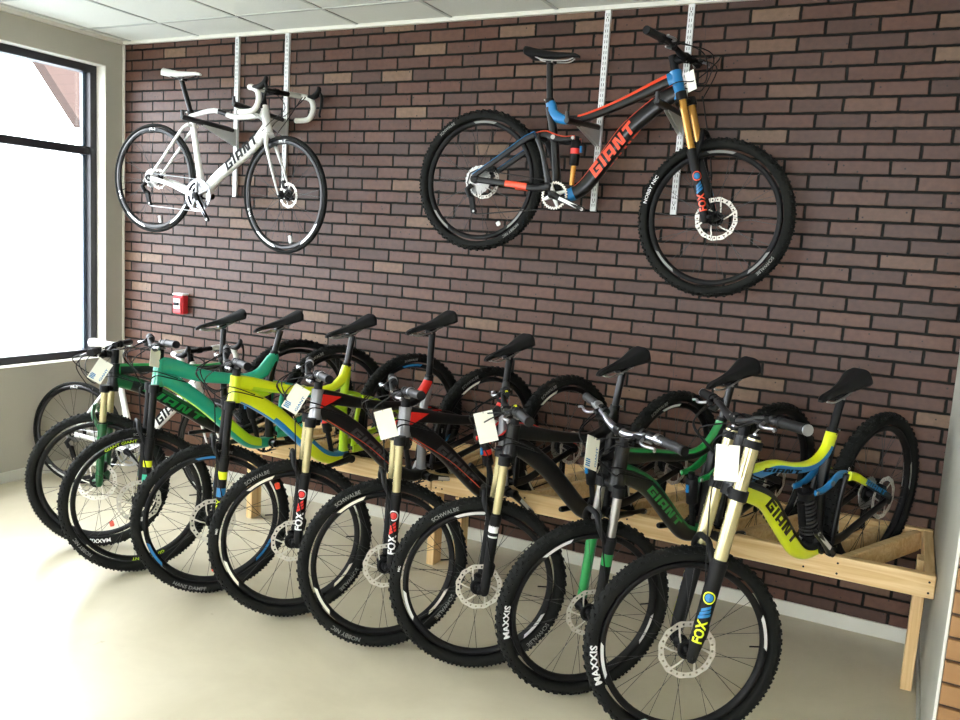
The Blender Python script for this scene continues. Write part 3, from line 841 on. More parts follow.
def hardtail(root, g, cf):
    u, f, fa, P0 = steer_frame(g); hb = P0+u*g['ac']; ht = P0+u*(g['ac']+g['hl']); R = g['R']
    mb = MB(); st = Vector((.334, 0, .725)); bb = Vector((g['cs'], 0, g['bbh']))
    mb.tube([hb-u*.004, ht+u*.004], [.030, .027], cf.get('headm', 'black'), 22)
    a = hb+(ht-hb)*.75; b = hb+(ht-hb)*.28
    mb.sweep([(a.x, a.z), (.69, .806), (.56, .755), (.44, .715), (st.x+.01, st.z-.035)], [(.030, .020), (.024, .019), (.020, .018), (.018, .017), (.017, .016)], cf['tt'], 22)
    mb.sweep([(b.x, b.z), (.75, .715), (.62, .560), (.52, .430), (bb.x+.01, bb.z+.008)], [(.036, .026), (.038, .027), (.036, .028), (.034, .029), (.030, .032)], cf['dt'], 22)
    mb.sweep([(bb.x, bb.z), (.385, .53), (st.x, st.z)], [(.024, .024), (.018, .018), (.017, .017)], 'black', 16)
    for s in (1, -1):
        mb.sweep([(0, R+.01), (.12, .475), (.24, .59), (.340, .675)], [(.011, .006), (.010, .007), (.010, .008), (.012, .008)], 'black', 12, 2.4, s*.050)
        mb.sweep([(0, R), (.16, .338), (.32, .330), (.42, .333)], [(.014, .006), (.013, .008), (.013, .008), (.015, .009)], 'black', 12, 2.4, s*.055)
    mb.tube([(.337, -.05, .67), (.337, .05, .67)], .010, 'black', 10); mb.tube([(.36, -.056, .332), (.36, .056, .332)], .010, 'black', 10)
    fr = mb.build('frame', root)
    mb = MB(); mb.box((.03, .052, R+.050), (.045, .026, .03), 'matte', Matrix.Rotation(math.radians(-40), 3, 'Y'), .006); mb.build('rear_brake_caliper', root)
    return fr, tuple(st), b

def road_bike(name, label, loc, eul, steer, g, cf):
    root = thing(name, label, 'bicycle', loc); root.rotation_mode = 'YXZ'; root.rotation_euler = eul
    if cf.get('group'): root['group'] = cf['group']
    u, f, fa, P0 = steer_frame(g); R = g['R']; hb = P0+u*g['ac']; ht = P0+u*(g['ac']+g['hl'])
    S = Matrix.Translation(P0) @ Matrix.Rotation(steer, 4, u) @ Matrix.Translation(-P0)
    bb = Vector((g['cs'], 0, g['bbh'])); sx, sz = g['sx'], g['sz']
    st = Vector((.272, 0, .745)); mb = MB()
    mb.tube([hb-u*.004, ht+u*.002], [.026, .022], 'white', 22)
    a = hb+(ht-hb)*.72; b = hb+(ht-hb)*.2
    mb.sweep([(a.x, a.z), (.62, a.z-.035), (.45, .775), (st.x+.005, st.z-.012)], [(.020, .017), (.016, .015), (.0145, .013), (.013, .012)], cf['tt'], 18)
    mb.sweep([(b.x, b.z), (b.x-.10, b.z-.12), (.52, .40), (bb.x+.008, bb.z+.006)], [(.031, .022), (.032, .024), (.032, .026), (.030, .032)], 'white', 22, 3.)
    mb.sweep([(bb.x, bb.z), (.345, .48), (st.x, st.z+.004)], [(.024, .022), (.019, .015), (.018, .014)], 'white', 18)
    for s in (1, -1):
        mb.sweep([(0, R+.005), (.12, .49), (.24, .645), (.292, .68)], [(.009, .005), (.009, .006), (.009, .007), (.010, .008)], 'white', 12, 2.4, s*.040)
        mb.sweep([(0, R), (.16, R-.018), (.30, bb.z+.012), (.39, bb.z)], [(.015, .006), (.014, .007), (.014, .008), (.018, .010)], 'white', 12, 2.4, s*.046)
    mb.tube([(.288, -.040, .676), (.288, .040, .676)], .009, 'white', 10)
    fr = mb.build('frame', root); fr['label'] = 'white frame with black lettering'
    for s in (1, -1):
        A = (b.x-.045, b.z-.055); B = (.50, .375); mb = MB()
        if s > 0: logo_on_line(mb, A, B, .026, .0262, 'matte', s, t0=.02, t1=.72)
        else: logo_on_line(mb, B, A, .026, .0262, 'matte', s, t0=.28, t1=.98)
        mb.build('frame_lettering', fr)
    # fork
    mb = MB()
    for s in (1, -1):
        A = fa+Vector((0, s*.048, 0))
        mb.tube(smooth3([hb+Vector((0, s*.010, 0))-u*.004, hb-u*.045+f*.004+Vector((0, s*.030, 0)), hb-u*.10+f*.006+Vector((0, s*.038, 0)), A+u*.12-f*.014, A]), [.017-.0009*i/1.6 for i in range(25)], cf.get('forkm', 'white'), 12)
    mb.box(hb-u*.012, (.040, .06, .034), cf.get('forkm', 'white'), Matrix.Rotation(math.radians(17), 3, 'Y'), .01)
    fk = mb.build('fork', root, S)
    mb = MB(); mb.box(fa-f*.028+u*.07+Vector((0, .045, 0)), (.03, .03, .045), 'matte', Matrix.Rotation(math.radians(-20), 3, 'Y'), .006); mb.build('brake_caliper', fk)
    # stem, bar, hoods
    c = ht+u*.070+Vector((g['stem']*.85, 0, .014)); mb = MB()
    mb.tube([ht, ht+u*.088], .0175, 'matte', 16); mb.tube([ht+u*.070, c], [.017, .016], 'matte', 12); mb.box(c, (.03, .044, .036), 'matte', None, .006)
    mb.build('stem', root, S)
    bw = .205; mb = MB(); mb.tube([c+Vector((0, -.10, 0)), c+Vector((0, .10, 0))], .0145, 'matte', 12)
    bar = mb.build('handlebar', root, S)
    for s in (1, -1):
        P = smooth3([(0, .095, 0), (0, .16, .001), (.006, .196, 0), (.045, bw, -.004), (.080, bw+.002, -.022), (.094, bw+.004, -.062), (.078, bw+.006, -.105), (.040, bw+.010, -.130), (-.05, bw+.012, -.138)], 5)
        pts = [c+Vector((p[0], s*p[1], p[2])) for p in P]; mb = MB()
        mb.tube(pts, .0158, 'tape', 12); mb.tube([pts[-1], pts[-1]+Vector((-.006, 0, 0))], .016, 'matte', 12)
        o = mb.build('bar_tape', bar); o['label'] = 'white handlebar tape'
        mb = MB(); h0 = c+Vector((.070, s*(bw+.002), -.008))
        mb.tube(smooth3([h0-Vector((.022, 0, -.004)), h0+Vector((.020, 0, .010)), h0+Vector((.050, -s*.003, .028)), h0+Vector((.066, -s*.004, .052)), h0+Vector((.060, -s*.004, .066))], 3), [.014, .0155, .016, .0165, .017, .0165, .0155, .015, .0145, .014, .013, .011, .008], cf.get('hood', 'foam'), 12)
        o = mb.build('brake_hood', bar)
        mb = MB()
        mb.tube(smooth3([h0+Vector((.062, 0, .045)), h0+Vector((.080, s*.004, .010)), h0+Vector((.074, s*.010, -.045)), h0+Vector((.060, s*.016, -.085)), h0+Vector((.066, s*.018, -.100))], 4), [.009]*4+[.0065]*13, cf.get('lever', 'plastic'), 8)
        mb.build('brake_lever', bar)
    def cab(pts, name='gear_cable'):
        mb = MB(); mb.tube(smooth3(pts, 7), .0024, 'plastic', 6); mb.build(name, root, S)
    for s in (1, -1):
        cab([c+Vector((.06, s*.17, -.004)), c+Vector((.115, s*.11, -.02)), c+Vector((.11, s*.03, -.09)), hb+Vector((.035, s*.02, .06)), hb+Vector((-.03, s*.026, .0))])
    cab([c+Vector((.06, .15, -.006)), c+Vector((.10, .08, -.05)), c+Vector((.07, .03, -.15)), hb+f*.04+Vector((0, .02, -.04)), hb-u*.12+f*.012+Vector((0, .045, 0)), fa-f*.03+u*.09+Vector((0, .052, 0))], 'brake_hose')
    make_wheel(root, Matrix.Translation((0, 0, R)), R, 'road', True, cf)
    make_wheel(root, S @ Matrix.Translation(fa), R, 'road', False, cf)
    so = saddle(root, g, cf.get('sadm', 'white'), railm='matte', w=.066); so['label'] = 'white saddle'
    seatpost(root, g, tuple(st), 'black', .0145)
    crankset(root, g, cf['crank'], 'matte', 'alu', 'alu', .095, 2, .172, .066)
    drivetrain(root, g, .095, 'matte', 'spoke_s', .03)
    return root

def mtb(name, label, loc, eul, steer, g, cf):
    root = thing(name, label, 'bicycle', loc); root.rotation_mode = 'YXZ'; root.rotation_euler = eul
    if cf.get('group'): root['group'] = cf['group']
    u, f, fa, P0 = steer_frame(g)
    S = Matrix.Translation(P0) @ Matrix.Rotation(steer, 4, u) @ Matrix.Translation(-P0)
    fr, stop, s2 = (hardtail if cf.get('hardtail') else full_sus)(root, g, cf)
    lg = cf.get('logo')
    if lg:
        mb = MB(); A, B = (.745, .722), (.585, .452)
        if cf.get('hardtail'): A, B = (.775, .742), (.53, .445)
        hh = cf.get('logo_h', .020)
        for s in (1, -1):
            mb = MB()
            if s > 0: logo_on_line(mb, A, B, hh, .0283, lg, 1, t0=.05, t1=.98)
            else: logo_on_line(mb, B, A, hh, .0283, lg, -1, t0=.02, t1=.95)
            o = mb.build('frame_lettering', fr); o['label'] = M[lg].name.split('_')[0]+' lettering on the down tube'
    if cf.get('tt_logo'):
        lm, (ax, az), (bx, bz), h = cf['tt_logo']
        for s in (1, -1):
            mb = MB()
            if s > 0: logo_on_line(mb, (ax, az), (bx, bz), h, .0205, lm, 1, t0=0, t1=1)
            else: logo_on_line(mb, (bx, bz), (ax, az), h, .0205, lm, -1, t0=0, t1=1)
            mb.build('frame_lettering', fr)
    if cf.get('ss_logo'):
        for s in (1, -1):
            mb = MB(); a, b = (.20, .545), (.02, .385)
            if s < 0: a, b = b, a
            logo_on_line(mb, a, b, .010, .0765, cf['ss_logo'], s, t0=.1, t1=.9)
            mb.build('frame_lettering', fr)
    if cf.get('head_patch'):
        hb = P0+u*g['ac']; ht = P0+u*(g['ac']+g['hl']); cm = cf['head_patch']
        for s in (1, -1):
            mb = MB()
            q = [hb+(ht-hb)*.88+f*-.012, hb+(ht-hb)*.36-f*.006, hb+(ht-hb)*.55-f*.050, hb+(ht-hb)*.80-f*.105]
            y0 = .0265*s; mb.prism([(p.x, p.z) for p in (q if s > 0 else q[::-1])], min(y0, y0+.0012*s), max(y0, y0+.0012*s), cm)
            o = mb.build('head_badge_panel', fr); o['label'] = 'red painted panel beside the head tube'
    if cf.get('dt_stripe'):
        cm, pts, wd = cf['dt_stripe']
        for s in (1, -1):
            mb = MB(); P = smooth3([(p[0], s*.0290, p[1]) for p in pts], 4); mb.tube(P, wd, cm, 6)
            mb.build('pinstripe', fr)
    sus_fork(root, S, g, cf); flat_bar(root, S, g, cf)
    make_wheel(root, Matrix.Translation((0, 0, g['R'])), g['R'], 'mtb', True, cf)
    make_wheel(root, S @ Matrix.Translation(fa), g['R'], 'mtb', False, cf)
    saddle(root, g, 'saddle', w=.070); seatpost(root, g, stop, cf.get('post', 'black'))
    crankset(root, g, cf['crank'], cf.get('arm', 'black'), cf.get('armcap'), cf.get('ringm', 'matte'), .064, 1)
    drivetrain(root, g, .064, 'matte', 'spoke', .05)
    return root
SKY, EXPO = 20.5, 0.0
# ------------------------------------------------------------------ the room
WX, H = 5.10, 2.846
struct('floor', MB().box((4.3, -4.0, -.05), (9.2, 8.4, .1), 'floor'))
struct('wall_back', MB().box((4.3, .06, 1.45), (9.2, .12, 2.9), 'brick'))
mb = MB()
WIN = [(-.137, -2.55), (-2.85, -5.25), (-5.55, -7.7)]
ZB, ZT = .722, 2.668
mb.box((-.1, -4.0, ZB/2), (.2, 8.24, ZB), 'wallp'); mb.box((-.1, -4.0, (ZT+2.9)/2), (.2, 8.24, 2.9-ZT), 'wallp')
ys = [.12]+[v for w in WIN for v in w]+[-8.12]
for i in range(0, len(ys), 2):
    mb.box((-.1, (ys[i]+ys[i+1])/2, (ZB+ZT)/2), (.2, ys[i]-ys[i+1], ZT-ZB), 'wallp')
struct('wall_left', mb)
struct('wall_right', MB().box(((WX+8.9)/2, -1.335/2, 1.45), (8.9-WX, 1.335, 2.9), 'part'))
struct('wall_far_right', MB().box((8.95, -4.7, 1.45), (.1, 6.8, 2.9), 'wallp'))
# wall behind the camera, its opening added to let in frontal fill light
mb = MB(); mb.box((4.3, -8.15, .5), (9.2, .1, 1.0), 'wallp'); mb.box((4.3, -8.15, 2.72), (9.2, .1, .36), 'wallp')
mb.box((1.1, -8.15, 1.77), (2.8, .1, 1.55), 'wallp'); mb.box((7.4, -8.15, 1.77), (3.0, .1, 1.55), 'wallp')
struct('wall_front', mb)
struct('ceiling', MB().box((4.3, -4.0, H+.05), (9.2, 8.4, .1), 'ceil'))
mb = MB()
for k in range(15): mb.box((.093+.61*k, -4.0, H-.002), (.020, 8.2, .005), 'tbar')
for k in range(14): mb.box((4.3, -.343-.61*k if k else -.343, H-.0022), (9.2, .020, .005), 'tbar')
struct('trim_1', mb)
mb = MB(); mb.box((4.4, -.012, H-.010), (8.8, .024, .020), 'edge'); mb.box((.012, -4.0, H-.010), (.024, 8.0, .020), 'edge')
struct('trim_2', mb)
struct('baseboard_back', MB().box((WX/2, -.006, .034), (WX, .012, .068), 'base', None, .002))
struct('baseboard_left', MB().box((.006, -4.0, .034), (.012, 8.0, .068), 'base', None, .002))
struct('baseboard_right', MB().box((WX-.004, -.67, .034), (.008, 1.31, .068), 'part', None, .002))
struct('trim_3', MB().box((WX+.002, -1.338, 1.42), (.008, .020, 2.84), 'edge', None, .001))
struct('trim_4', MB().box((.010, -.004, 1.45), (.020, .010, 2.78), 'wallw', None, .002))

def window(n, y0, y1, vis=True):
    mb = MB(); xf, dp = -.130, .085; zb, zt = ZB, ZT; w = .052; yc = (y0+y1)/2; L = y0-y1
    mb.box((xf, yc, zt-w/2), (dp, L, w), 'framebk', None, .003); mb.box((xf, yc, zb+w/2), (dp, L, w), 'framebk', None, .003)
    mb.box((xf, y0-w/2, (zb+zt)/2), (dp, w, zt-zb-2*w), 'framebk'); mb.box((xf, y1+w/2, (zb+zt)/2), (dp, w, zt-zb-2*w), 'framebk')
    mb.box((xf, yc, 2.110), (dp*.9, L-2*w, .052), 'framebk', None, .003)
    # frame sides by the glass, daylight on the black put into the colour
    for z0, z1 in ((zb+w, 2.084), (2.136, zt-w)):
        mb.box((xf-.02, y0-w-.010, (z0+z1)/2), (.03, .020, z1-z0), 'framelit'); mb.box((xf-.02, y1+w+.010, (z0+z1)/2), (.03, .020, z1-z0), 'framelit')
    mb.box((xf, yc, (zb+zt)/2), (dp*.9, .05, zt-zb-2*w), 'framebk')
    o = mb.build('window_%d' % n); o['kind'] = 'structure'
    g = MB(); 
    for z0, z1 in ((zb+w, 2.084), (2.136, zt-w)): g.box((xf-.02, yc, (z0+z1)/2), (.006, L-2*w-.02, z1-z0), 'glass')
    g.build('window_pane', o)
for i, (a, b) in enumerate(WIN): window(i+1, a, b)
# white painted sill and reveals
mb = MB()
for a, b in WIN:
    mb.box((-.044, (a+b)/2, ZB+.002), (.085, a-b-.004, .004), 'wallw'); mb.box((-.044, a-.002, (ZB+ZT)/2), (.085, .004, ZT-ZB), 'wallw')
    mb.box((-.044, b+.002, (ZB+ZT)/2), (.085, .004, ZT-ZB), 'wallw'); mb.box((-.044, (a+b)/2, ZT-.002), (.085, a-b-.004, .004), 'wallw')
struct('trim_5', mb)
# outside
struct('ground', MB().box((-30.4, -10, -.25), (60, 90, .1), 'snow'))
mb = MB(); mb.prism([(0, 0), (1, 0), (1, 1)], 0, .1, 'timber')
mb = MB()
P = [(-1.3, .30, 2.88), (-1.3, .70, 2.40), (-1.3, 1.0, 2.40), (-1.3, 1.0, 3.2), (-1.3, .30, 3.2)]
Q = [(-1.42, a[1], a[2]) for a in P]
mb.add(P+Q, [(0, 1, 2, 3, 4), (9, 8, 7, 6, 5)]+[(i, 5+i, 5+(i+1) % 5, (i+1) % 5) for i in range(5)], 'timber')
mb.box((-1.36, .93, 1.1), (.12, .14, 2.6), 'timber')
o = mb.build('roof_brace'); tag(o, 'brown timber roof brace outside the window top', 'brace')

# ------------------------------------------------------------------ slatwall panel on the wall end
mb = MB(); ys0 = -1.345
x0, x1 = WX+.007, 7.6
pitch = .0712
o = MB().box(((x0+x1)/2, ys0-.004, 1.42), (x1-x0, .010, 2.84), 'groove').build('slatwall_panel')
tag(o, 'maple slatwall panel with dark grooves at the right edge', 'wall panel')
mb = MB(); k = 0
while .04+pitch*k < 2.76:
    mb.box(((x0+x1)/2, ys0-.016, .0716+pitch*k), (x1-x0, .016, pitch-.010), 'maple', None, .002); k += 1
mb.build('slat_face', o)

# ------------------------------------------------------------------ wooden racks
ZR, YF = .545, -.650
def bolt(mb, x, z): mb.tube([(x, YF-.0005, z), (x, YF-.0025, z)], .0042, 'matte', 8)
FIT = {
1:(dict(R=0.3510,r=0.0290,ha=67.8277,rake=0.0450,wb=1.1191,cs=0.4350,bbh=0.3350,ac=0.4891,hl=0.1078,sx=0.2770,sz=0.9400,stem=0.0500,bw=0.3700),(1.8939,-0.2327,0.3769),-2.0743,0.0360,0.3260,-0.4292),
2:(dict(R=0.3510,r=0.0290,ha=66.0947,rake=0.0450,wb=1.1444,cs=0.4350,bbh=0.3350,ac=0.5514,hl=0.1216,sx=0.1912,sz=0.9304,stem=0.0251,bw=0.3702),(2.1783,-0.2453,0.3784),-1.9594,0.0619,0.3214,-0.1894),
3:(dict(R=0.3510,r=0.0290,ha=66.3137,rake=0.0450,wb=1.1442,cs=0.4350,bbh=0.3350,ac=0.5431,hl=0.1127,sx=0.2143,sz=0.9614,stem=0.0375,bw=0.3693),(2.6450,-0.2369,0.3865),-1.9551,0.0103,0.3278,-0.3127),
4:(dict(R=0.3510,r=0.0290,ha=66.7943,rake=0.0450,wb=1.1337,cs=0.4350,bbh=0.3350,ac=0.5322,hl=0.1209,sx=0.1962,sz=1.0296,stem=0.0365,bw=0.3668),(3.1063,-0.2399,0.3703),-1.9677,0.0152,0.3169,-0.4013),
5:(dict(R=0.3510,r=0.0290,ha=67.3465,rake=0.0450,wb=1.1138,cs=0.4350,bbh=0.3350,ac=0.5263,hl=0.1124,sx=0.2228,sz=0.9630,stem=0.0380,bw=0.3648),(3.5391,-0.2422,0.3803),-1.9325,0.0547,0.3302,-0.4856),
6:(dict(R=0.3510,r=0.0290,ha=67.1790,rake=0.0450,wb=1.1208,cs=0.4350,bbh=0.3350,ac=0.5271,hl=0.1139,sx=0.2294,sz=0.9671,stem=0.0349,bw=0.3673),(4.0256,-0.2266,0.3766),-1.9955,-0.0451,0.3262,-0.5940),
7:(dict(R=0.3510,r=0.0290,ha=67.6965,rake=0.0450,wb=1.0953,cs=0.4350,bbh=0.3350,ac=0.4864,hl=0.1370,sx=0.1954,sz=0.9588,stem=0.0191,bw=0.3631),(4.4490,-0.2162,0.3868),-2.0047,-0.0680,0.3431,-0.3400),
8:(dict(R=0.3510,r=0.0290,ha=62.7313,rake=0.0450,wb=1.1913,cs=0.4350,bbh=0.3450,ac=0.5711,hl=0.1698,sx=0.2108,sz=0.9434,stem=0.0283,bw=0.4092),(4.8830,-0.2270,0.4020),-2.0046,-0.0311,0.3283,-0.5669),
'V':(dict(R=0.3250,r=0.0130,ha=73.5358,rake=0.0450,wb=0.9783,cs=0.4050,bbh=0.2656,ac=0.3986,hl=0.1559,sx=0.2225,sz=0.9260,stem=0.1000,bw=0.2100),(0.3328,-0.6321,0.0179),0.2402,-0.0503,0.0182,-0.2778),
'M':(dict(R=0.3510,r=0.0290,ha=66.6923,rake=0.0450,wb=1.1811,cs=0.4314,bbh=0.3353,ac=0.5571,hl=0.1191,sx=0.2611,sz=1.0044,stem=0.0529,bw=0.3747),(2.8635,-0.2985,1.6232),0.0010,-0.0415,0.1179,-0.0833),
'W':(dict(R=0.3350,r=0.0130,ha=73.0653,rake=0.0450,wb=1.0129,cs=0.4055,bbh=0.2687,ac=0.3726,hl=0.1521,sx=0.1862,sz=0.9931,stem=0.1287,bw=0.2229),(0.5768,-0.2671,1.6024),0.0426,0.0082,0.0700,-0.1452),
}
def rootmat(k):
    g, T, yaw, lean, pitch_, steer = FIT[k]
    return Matrix.Translation(T) @ Euler((lean, pitch_, yaw), 'YXZ').to_matrix().to_4x4()
def rack(xa, xb, legs, ks, label, endpieces):
    t = thing('bike_rack', label, 'bike rack', ((xa+xb)/2, -.35, 0), 'pine bike racks along the brick wall'); off = Matrix.Translation((-(xa+xb)/2, .35, 0))
    def P(name, mb): return mb.build(name, t, off)
    mb = MB(); mb.box(((xa+xb)/2, YF+.019, ZR-.045), (xb-xa, .038, .090), 'pineX', None, .003); fb = P('front_beam', mb)
    mb = MB(); mb.box(((xa+xb)/2, -.021, ZR-.045), (xb-xa, .036, .089), 'pineX', None, .003); P('back_beam', mb)
    sc = []
    for x in endpieces:
        mb = MB(); mb.box((x, (YF+.038-.040)/2, ZR-.046), (.038, -(YF+.040)-.040, .088), 'pineY', None, .003); P('end_board', mb)
        sc.append(x)
    for k in ks:
        g, T, yaw, lean, pt, st = FIT[k]
        c = rootmat(k) @ Vector((0, 0, g['R'])); d = Vector((cos(yaw), sin(yaw), 0)); n = Vector((-d.y, d.x, 0))
        for s in (-1, 1):
            b = c+n*(s*.0555)
            t0 = (YF+.046-b.y)/d.y; t1 = (-.055-b.y)/d.y
            p, q = b+d*t0, b+d*t1
            if p.x < xa+.02 or q.x > 5.07: continue
            m = (p+q)/2; L = (p-q).length
            mb = MB(); mb.box((m.x, m.y, ZR-.047), (L, .034, .086), 'pineX', Matrix.Rotation(yaw, 3, 'Z'), .003)
            P('cross_member', mb); sc.append((b+d*((YF-b.y)/d.y)).x)
    for x, yy in legs:
        mb = MB(); mb.box((x, yy-.0+.040, (ZR-.004)/2), (.042, .082, ZR-.004), 'pineZ', None, .003); P('leg', mb)
    mb = MB()
    for x in sc:
        for z in (ZR-.026, ZR-.068): bolt(mb, min(max(x, xa+.012), xb-.012), z)
    o = mb.build('screw_heads', fb); o['label'] = 'dark screw heads'
    return t
rack(1.602, 2.925, [(1.625, -.48), (2.84, -.47)], [1, 2], 'left pine bike rack under the rear wheels of the green hardtail and the teal bike', [1.621, 2.900])
rack(2.931, 5.097, [(2.990, -.47), (5.054, -.475)], [3, 4, 5, 6, 7, 8], 'right pine bike rack reaching the grey partition', [2.955, 5.076])

# ------------------------------------------------------------------ fire alarm station
t = thing('fire_alarm_station', 'small red and white fire alarm pull station on the brick wall', 'fire alarm', (.583, 0, 1.135))
mb = MB(); mb.box((0, -.026, 0), (.088, .050, .122), 'alarm_red', None, .006); mb.build('housing', t)
mb = MB(); mb.box((0, -.056, -.002), (.074, .008, .108), 'alarm_red', None, .003); mb.box((0, -.061, .008), (.058, .004, .066), 'wprint', None, .001)
mb.box((0, -.028, .068), (.092, .056, .014), 'wprint', None, .003)
fp = mb.build('cover_plate', t)
mb = MB(); mb.box((0, -.066, .006), (.044, .012, .020), 'matte', None, .003); mb.build('pull_handle', fp)
mb = MB()
for w_, z, hh in (('FIRE', .040, .009),):
    geo = tg(w_, .01); wd = geo[2]*hh
    plane_text(mb, geo, lambda x, y, z=z, hh=hh, wd=wd: (x*hh-wd/2, -.0640 if z > -.03 else -.0606, z+y*hh-.0), 'matte')
mb.build('lettering', fp)

# ------------------------------------------------------------------ slotted wall rails and bracket arms
RX = [1.024, 1.417, 3.414, 3.823]
rl = ['far left slotted white wall rail behind the white road bike', 'second slotted white wall rail, behind the drop bar of the road bike',
      'third slotted white wall rail behind the orange frame middle', 'rightmost slotted white wall rail behind the orange bike head tube']
bl = ['black padded bracket arm under the seat end of the white road bike', 'black padded bracket arm under the head tube of the white road bike',
      'black padded bracket arm under the middle of the orange bike', 'black padded bracket arm under the head tube of the orange bike']
for i, x in enumerate(RX):
    zb, zt = 1.855, 2.835; mb = MB()
    mb.box((x-.0125, -.008, (zb+zt)/2), (.004, .016, zt-zb), 'rail'); mb.box((x+.0125, -.008, (zb+zt)/2), (.004, .016, zt-zb), 'rail')
    mb.box((x, -.0155, (zb+zt)/2), (.029, .003, zt-zb), 'rail')
    r = mb.build('wall_rail'); tag(r, rl[i], 'wall rail', 'slotted rails on the brick wall')
    mb = MB(); k = 0; z = zb+.03
    while z < zt-.02:
        for s in (-1, 1): mb.box((x+s*.0055, -.0172, z), (.0030, .0006, .014), 'slot')
        z += .0255; k += 1
    for z in (zb+.045, (zb+zt)/2, zt-.045): mb.tube([(x, -.0170, z), (x, -.0185, z)], .0035, 'slot', 8)
    mb.build('slots', r)
    za, tipz = ((2.240, 2.268), (2.300, 2.335), (2.245, 2.225), (2.300, 2.302))[i]
    ln = -.435
    t = thing('bracket_arm', bl[i], 'bracket', (x, -.018, za), 'bracket arms on the wall rails')
    mb = MB(); dz = tipz-za
    for s in (-1, 1):
        vs = [(s*.0075, 0, .030), (s*.0075, ln+.16, dz*.6+.012), (s*.0075, ln+.16, dz*.6-.004), (s*.0075, 0, -.075)]
        vs2 = [(a+s*.0025, b, c) for a, b, c in vs]
        mb.add(vs+vs2, [(0, 1, 2, 3), (7, 6, 5, 4), (0, 4, 5, 1), (1, 5, 6, 2), (2, 6, 7, 3), (3, 7, 4, 0)], 'rail')
    o = mb.build('bracket', t); o['label'] = 'grey metal gusset'
    mb = MB(); a = Vector((0, -.02, .018)); b = Vector((0, ln, dz+.010))
    mb.tube([a, a+(b-a)*.02, b-(b-a)*.04, b], [.012, .0165, .0165, .012], 'pad', 14); mb.build('arm_pad', t)
    mb = MB(); mb.tube([b+Vector((0, .008, 0)), b+Vector((0, .004, .040))], [.010, .009], 'pad', 10); mb.build('arm_tip', t)

# ------------------------------------------------------------------ bicycles
def S_(cm, *ang): return (cm, ang, 26)
NN = [('SCHWALBE', 62, .016, True, 'grey', .040), ('SCHWALBE', 218, .017, True, 'grey', .040), ('NIC', 10, .009, True, 'wprint', .040)]
common = dict(side=1, front_text=NN, rear_text=NN, group='mountain bikes parked in the wooden rack')
yl = lambda m1, m2: (lambda t, a: m1 if (a < 100 or a > 260) else m2)
def yb_tt(t, a):      # yellow above, blue underneath, all yellow towards the saddle
    if t > .80: return 'yellow'
    return 'yellow' if (a < 72 or a > 288) else 'blue' if (t > .12) else 'black'
CF = {}
CF[1] = dict(hardtail=True, tt=lambda t, a: 'green' if (a < 62 or a > 298 or t < .05) else 'black', dt=lambda t, a: 'dgreen' if t < .16 else ('black' if 60 < a < 300 else 'dgreen'),
    headm='black', logo='green', logo_h=.019, stan='gold', lower=lambda s: 'dgreen', crown='matte', cap='matte', fork_decal=('band', [(.20, .235, 'green')]),
    rotor=.10, crank=195, front_text=[('MAXXIS', 268, .020, True, 'wprint', .046)], rear_text=[('MAXXIS', 268, .020, True, 'wprint', .046)],
    reflector=('orange', 255, (False,), 0, .03), grip='matte')
CF[2] = dict(tt=lambda t, a: 'teal', dt=lambda t, a: ('teal' if (a < 145 or a > 215) else 'lime') if t < .42 else ('lime' if (a < 108 or a > 252) else 'teal') if t < .85 else 'teal',
    headm='teal', tth=1.35, mast='teal', ss='teal', cs='teal', sv='teal', link='lime', st='black', stan='matte', lower='matte', cap='matte',
    fork_decal=('band', [(.17, .20, 'yellow'), (.10, .135, 'teal')], ('FOX', 'yellow', .03, .06)), crank=200, rim_text=('GIANT GIANT', 'lime', (75, 262), .014),
    front_text=[('NOBBY NIC', 322, .016, True, 'grey', .040), ('SCHWALBE', 95, .013, True, 'grey', .040)], rotor=.10)
CF[3] = dict(tt=lambda t, a: 'yellow' if (t < .13 or t > .72) else ('yellow' if (a < 100 or a > 260) else 'lime'), dt=lambda t, a: ('yellow' if (a < 138 or a > 222) else 'blue') if t < .30 else ('yellow' if (a < 108 or a > 252) else 'blue') if t < .55 else ('blue' if (a < 75 or a > 285) else 'yellow'),
    headm='yellow', ss='lime', cs='lime', sv='lime', link='lime', st='lime', stan='matte', lower='matte', cap='matte', shockmark='red',
    fork_decal=('band', [(.20, .235, 'yellow'), (.12, .16, 'blue')], ('FOX', 'yellow', .05, .06)), crank=10, rotor=.10,
    front_text=[('SCHWALBE', 98, .012, True, 'grey', .040), ('HANS DAMPF', 288, .018, False, 'grey', .038)], rear_text=[('SCHWALBE', 85, .012, True, 'grey', .040)],
    rim_graphic=S_('blue', 88, 330, 215), reflector=('orange', 268, (False,), 1, .02))
CF[3]['headm'] = 'yellow'
fox = dict(tt=lambda t, a: 'red' if (.70 < t < .93 and (a < 105 or a > 255)) else 'black', st='silverp', post='matte', dt=lambda t, a: 'black', headm='silverp', head_patch='red', stan='gold', lower='matte', crown='matte', cap='blue',
    fork_decal=('fox', 'wprint', 'red'), rim_graphic=S_('card', 332, 62, 218), bar='matte', lever='alu', link=lambda t, a: 'red' if (a < 70 or a > 290) else 'black', shockmark='red',
    dt_stripe=('orange', [(.845, .800), (.70, .625), (.62, .50), (.56, .40)], .0018), grip='foam')
CF[4] = dict(fox, crank=209, phi=66, armcap='rail', logo='dprint', logo_h=.018, reflector=('orange', 75, (False,), 0, .028), clamp='alu')
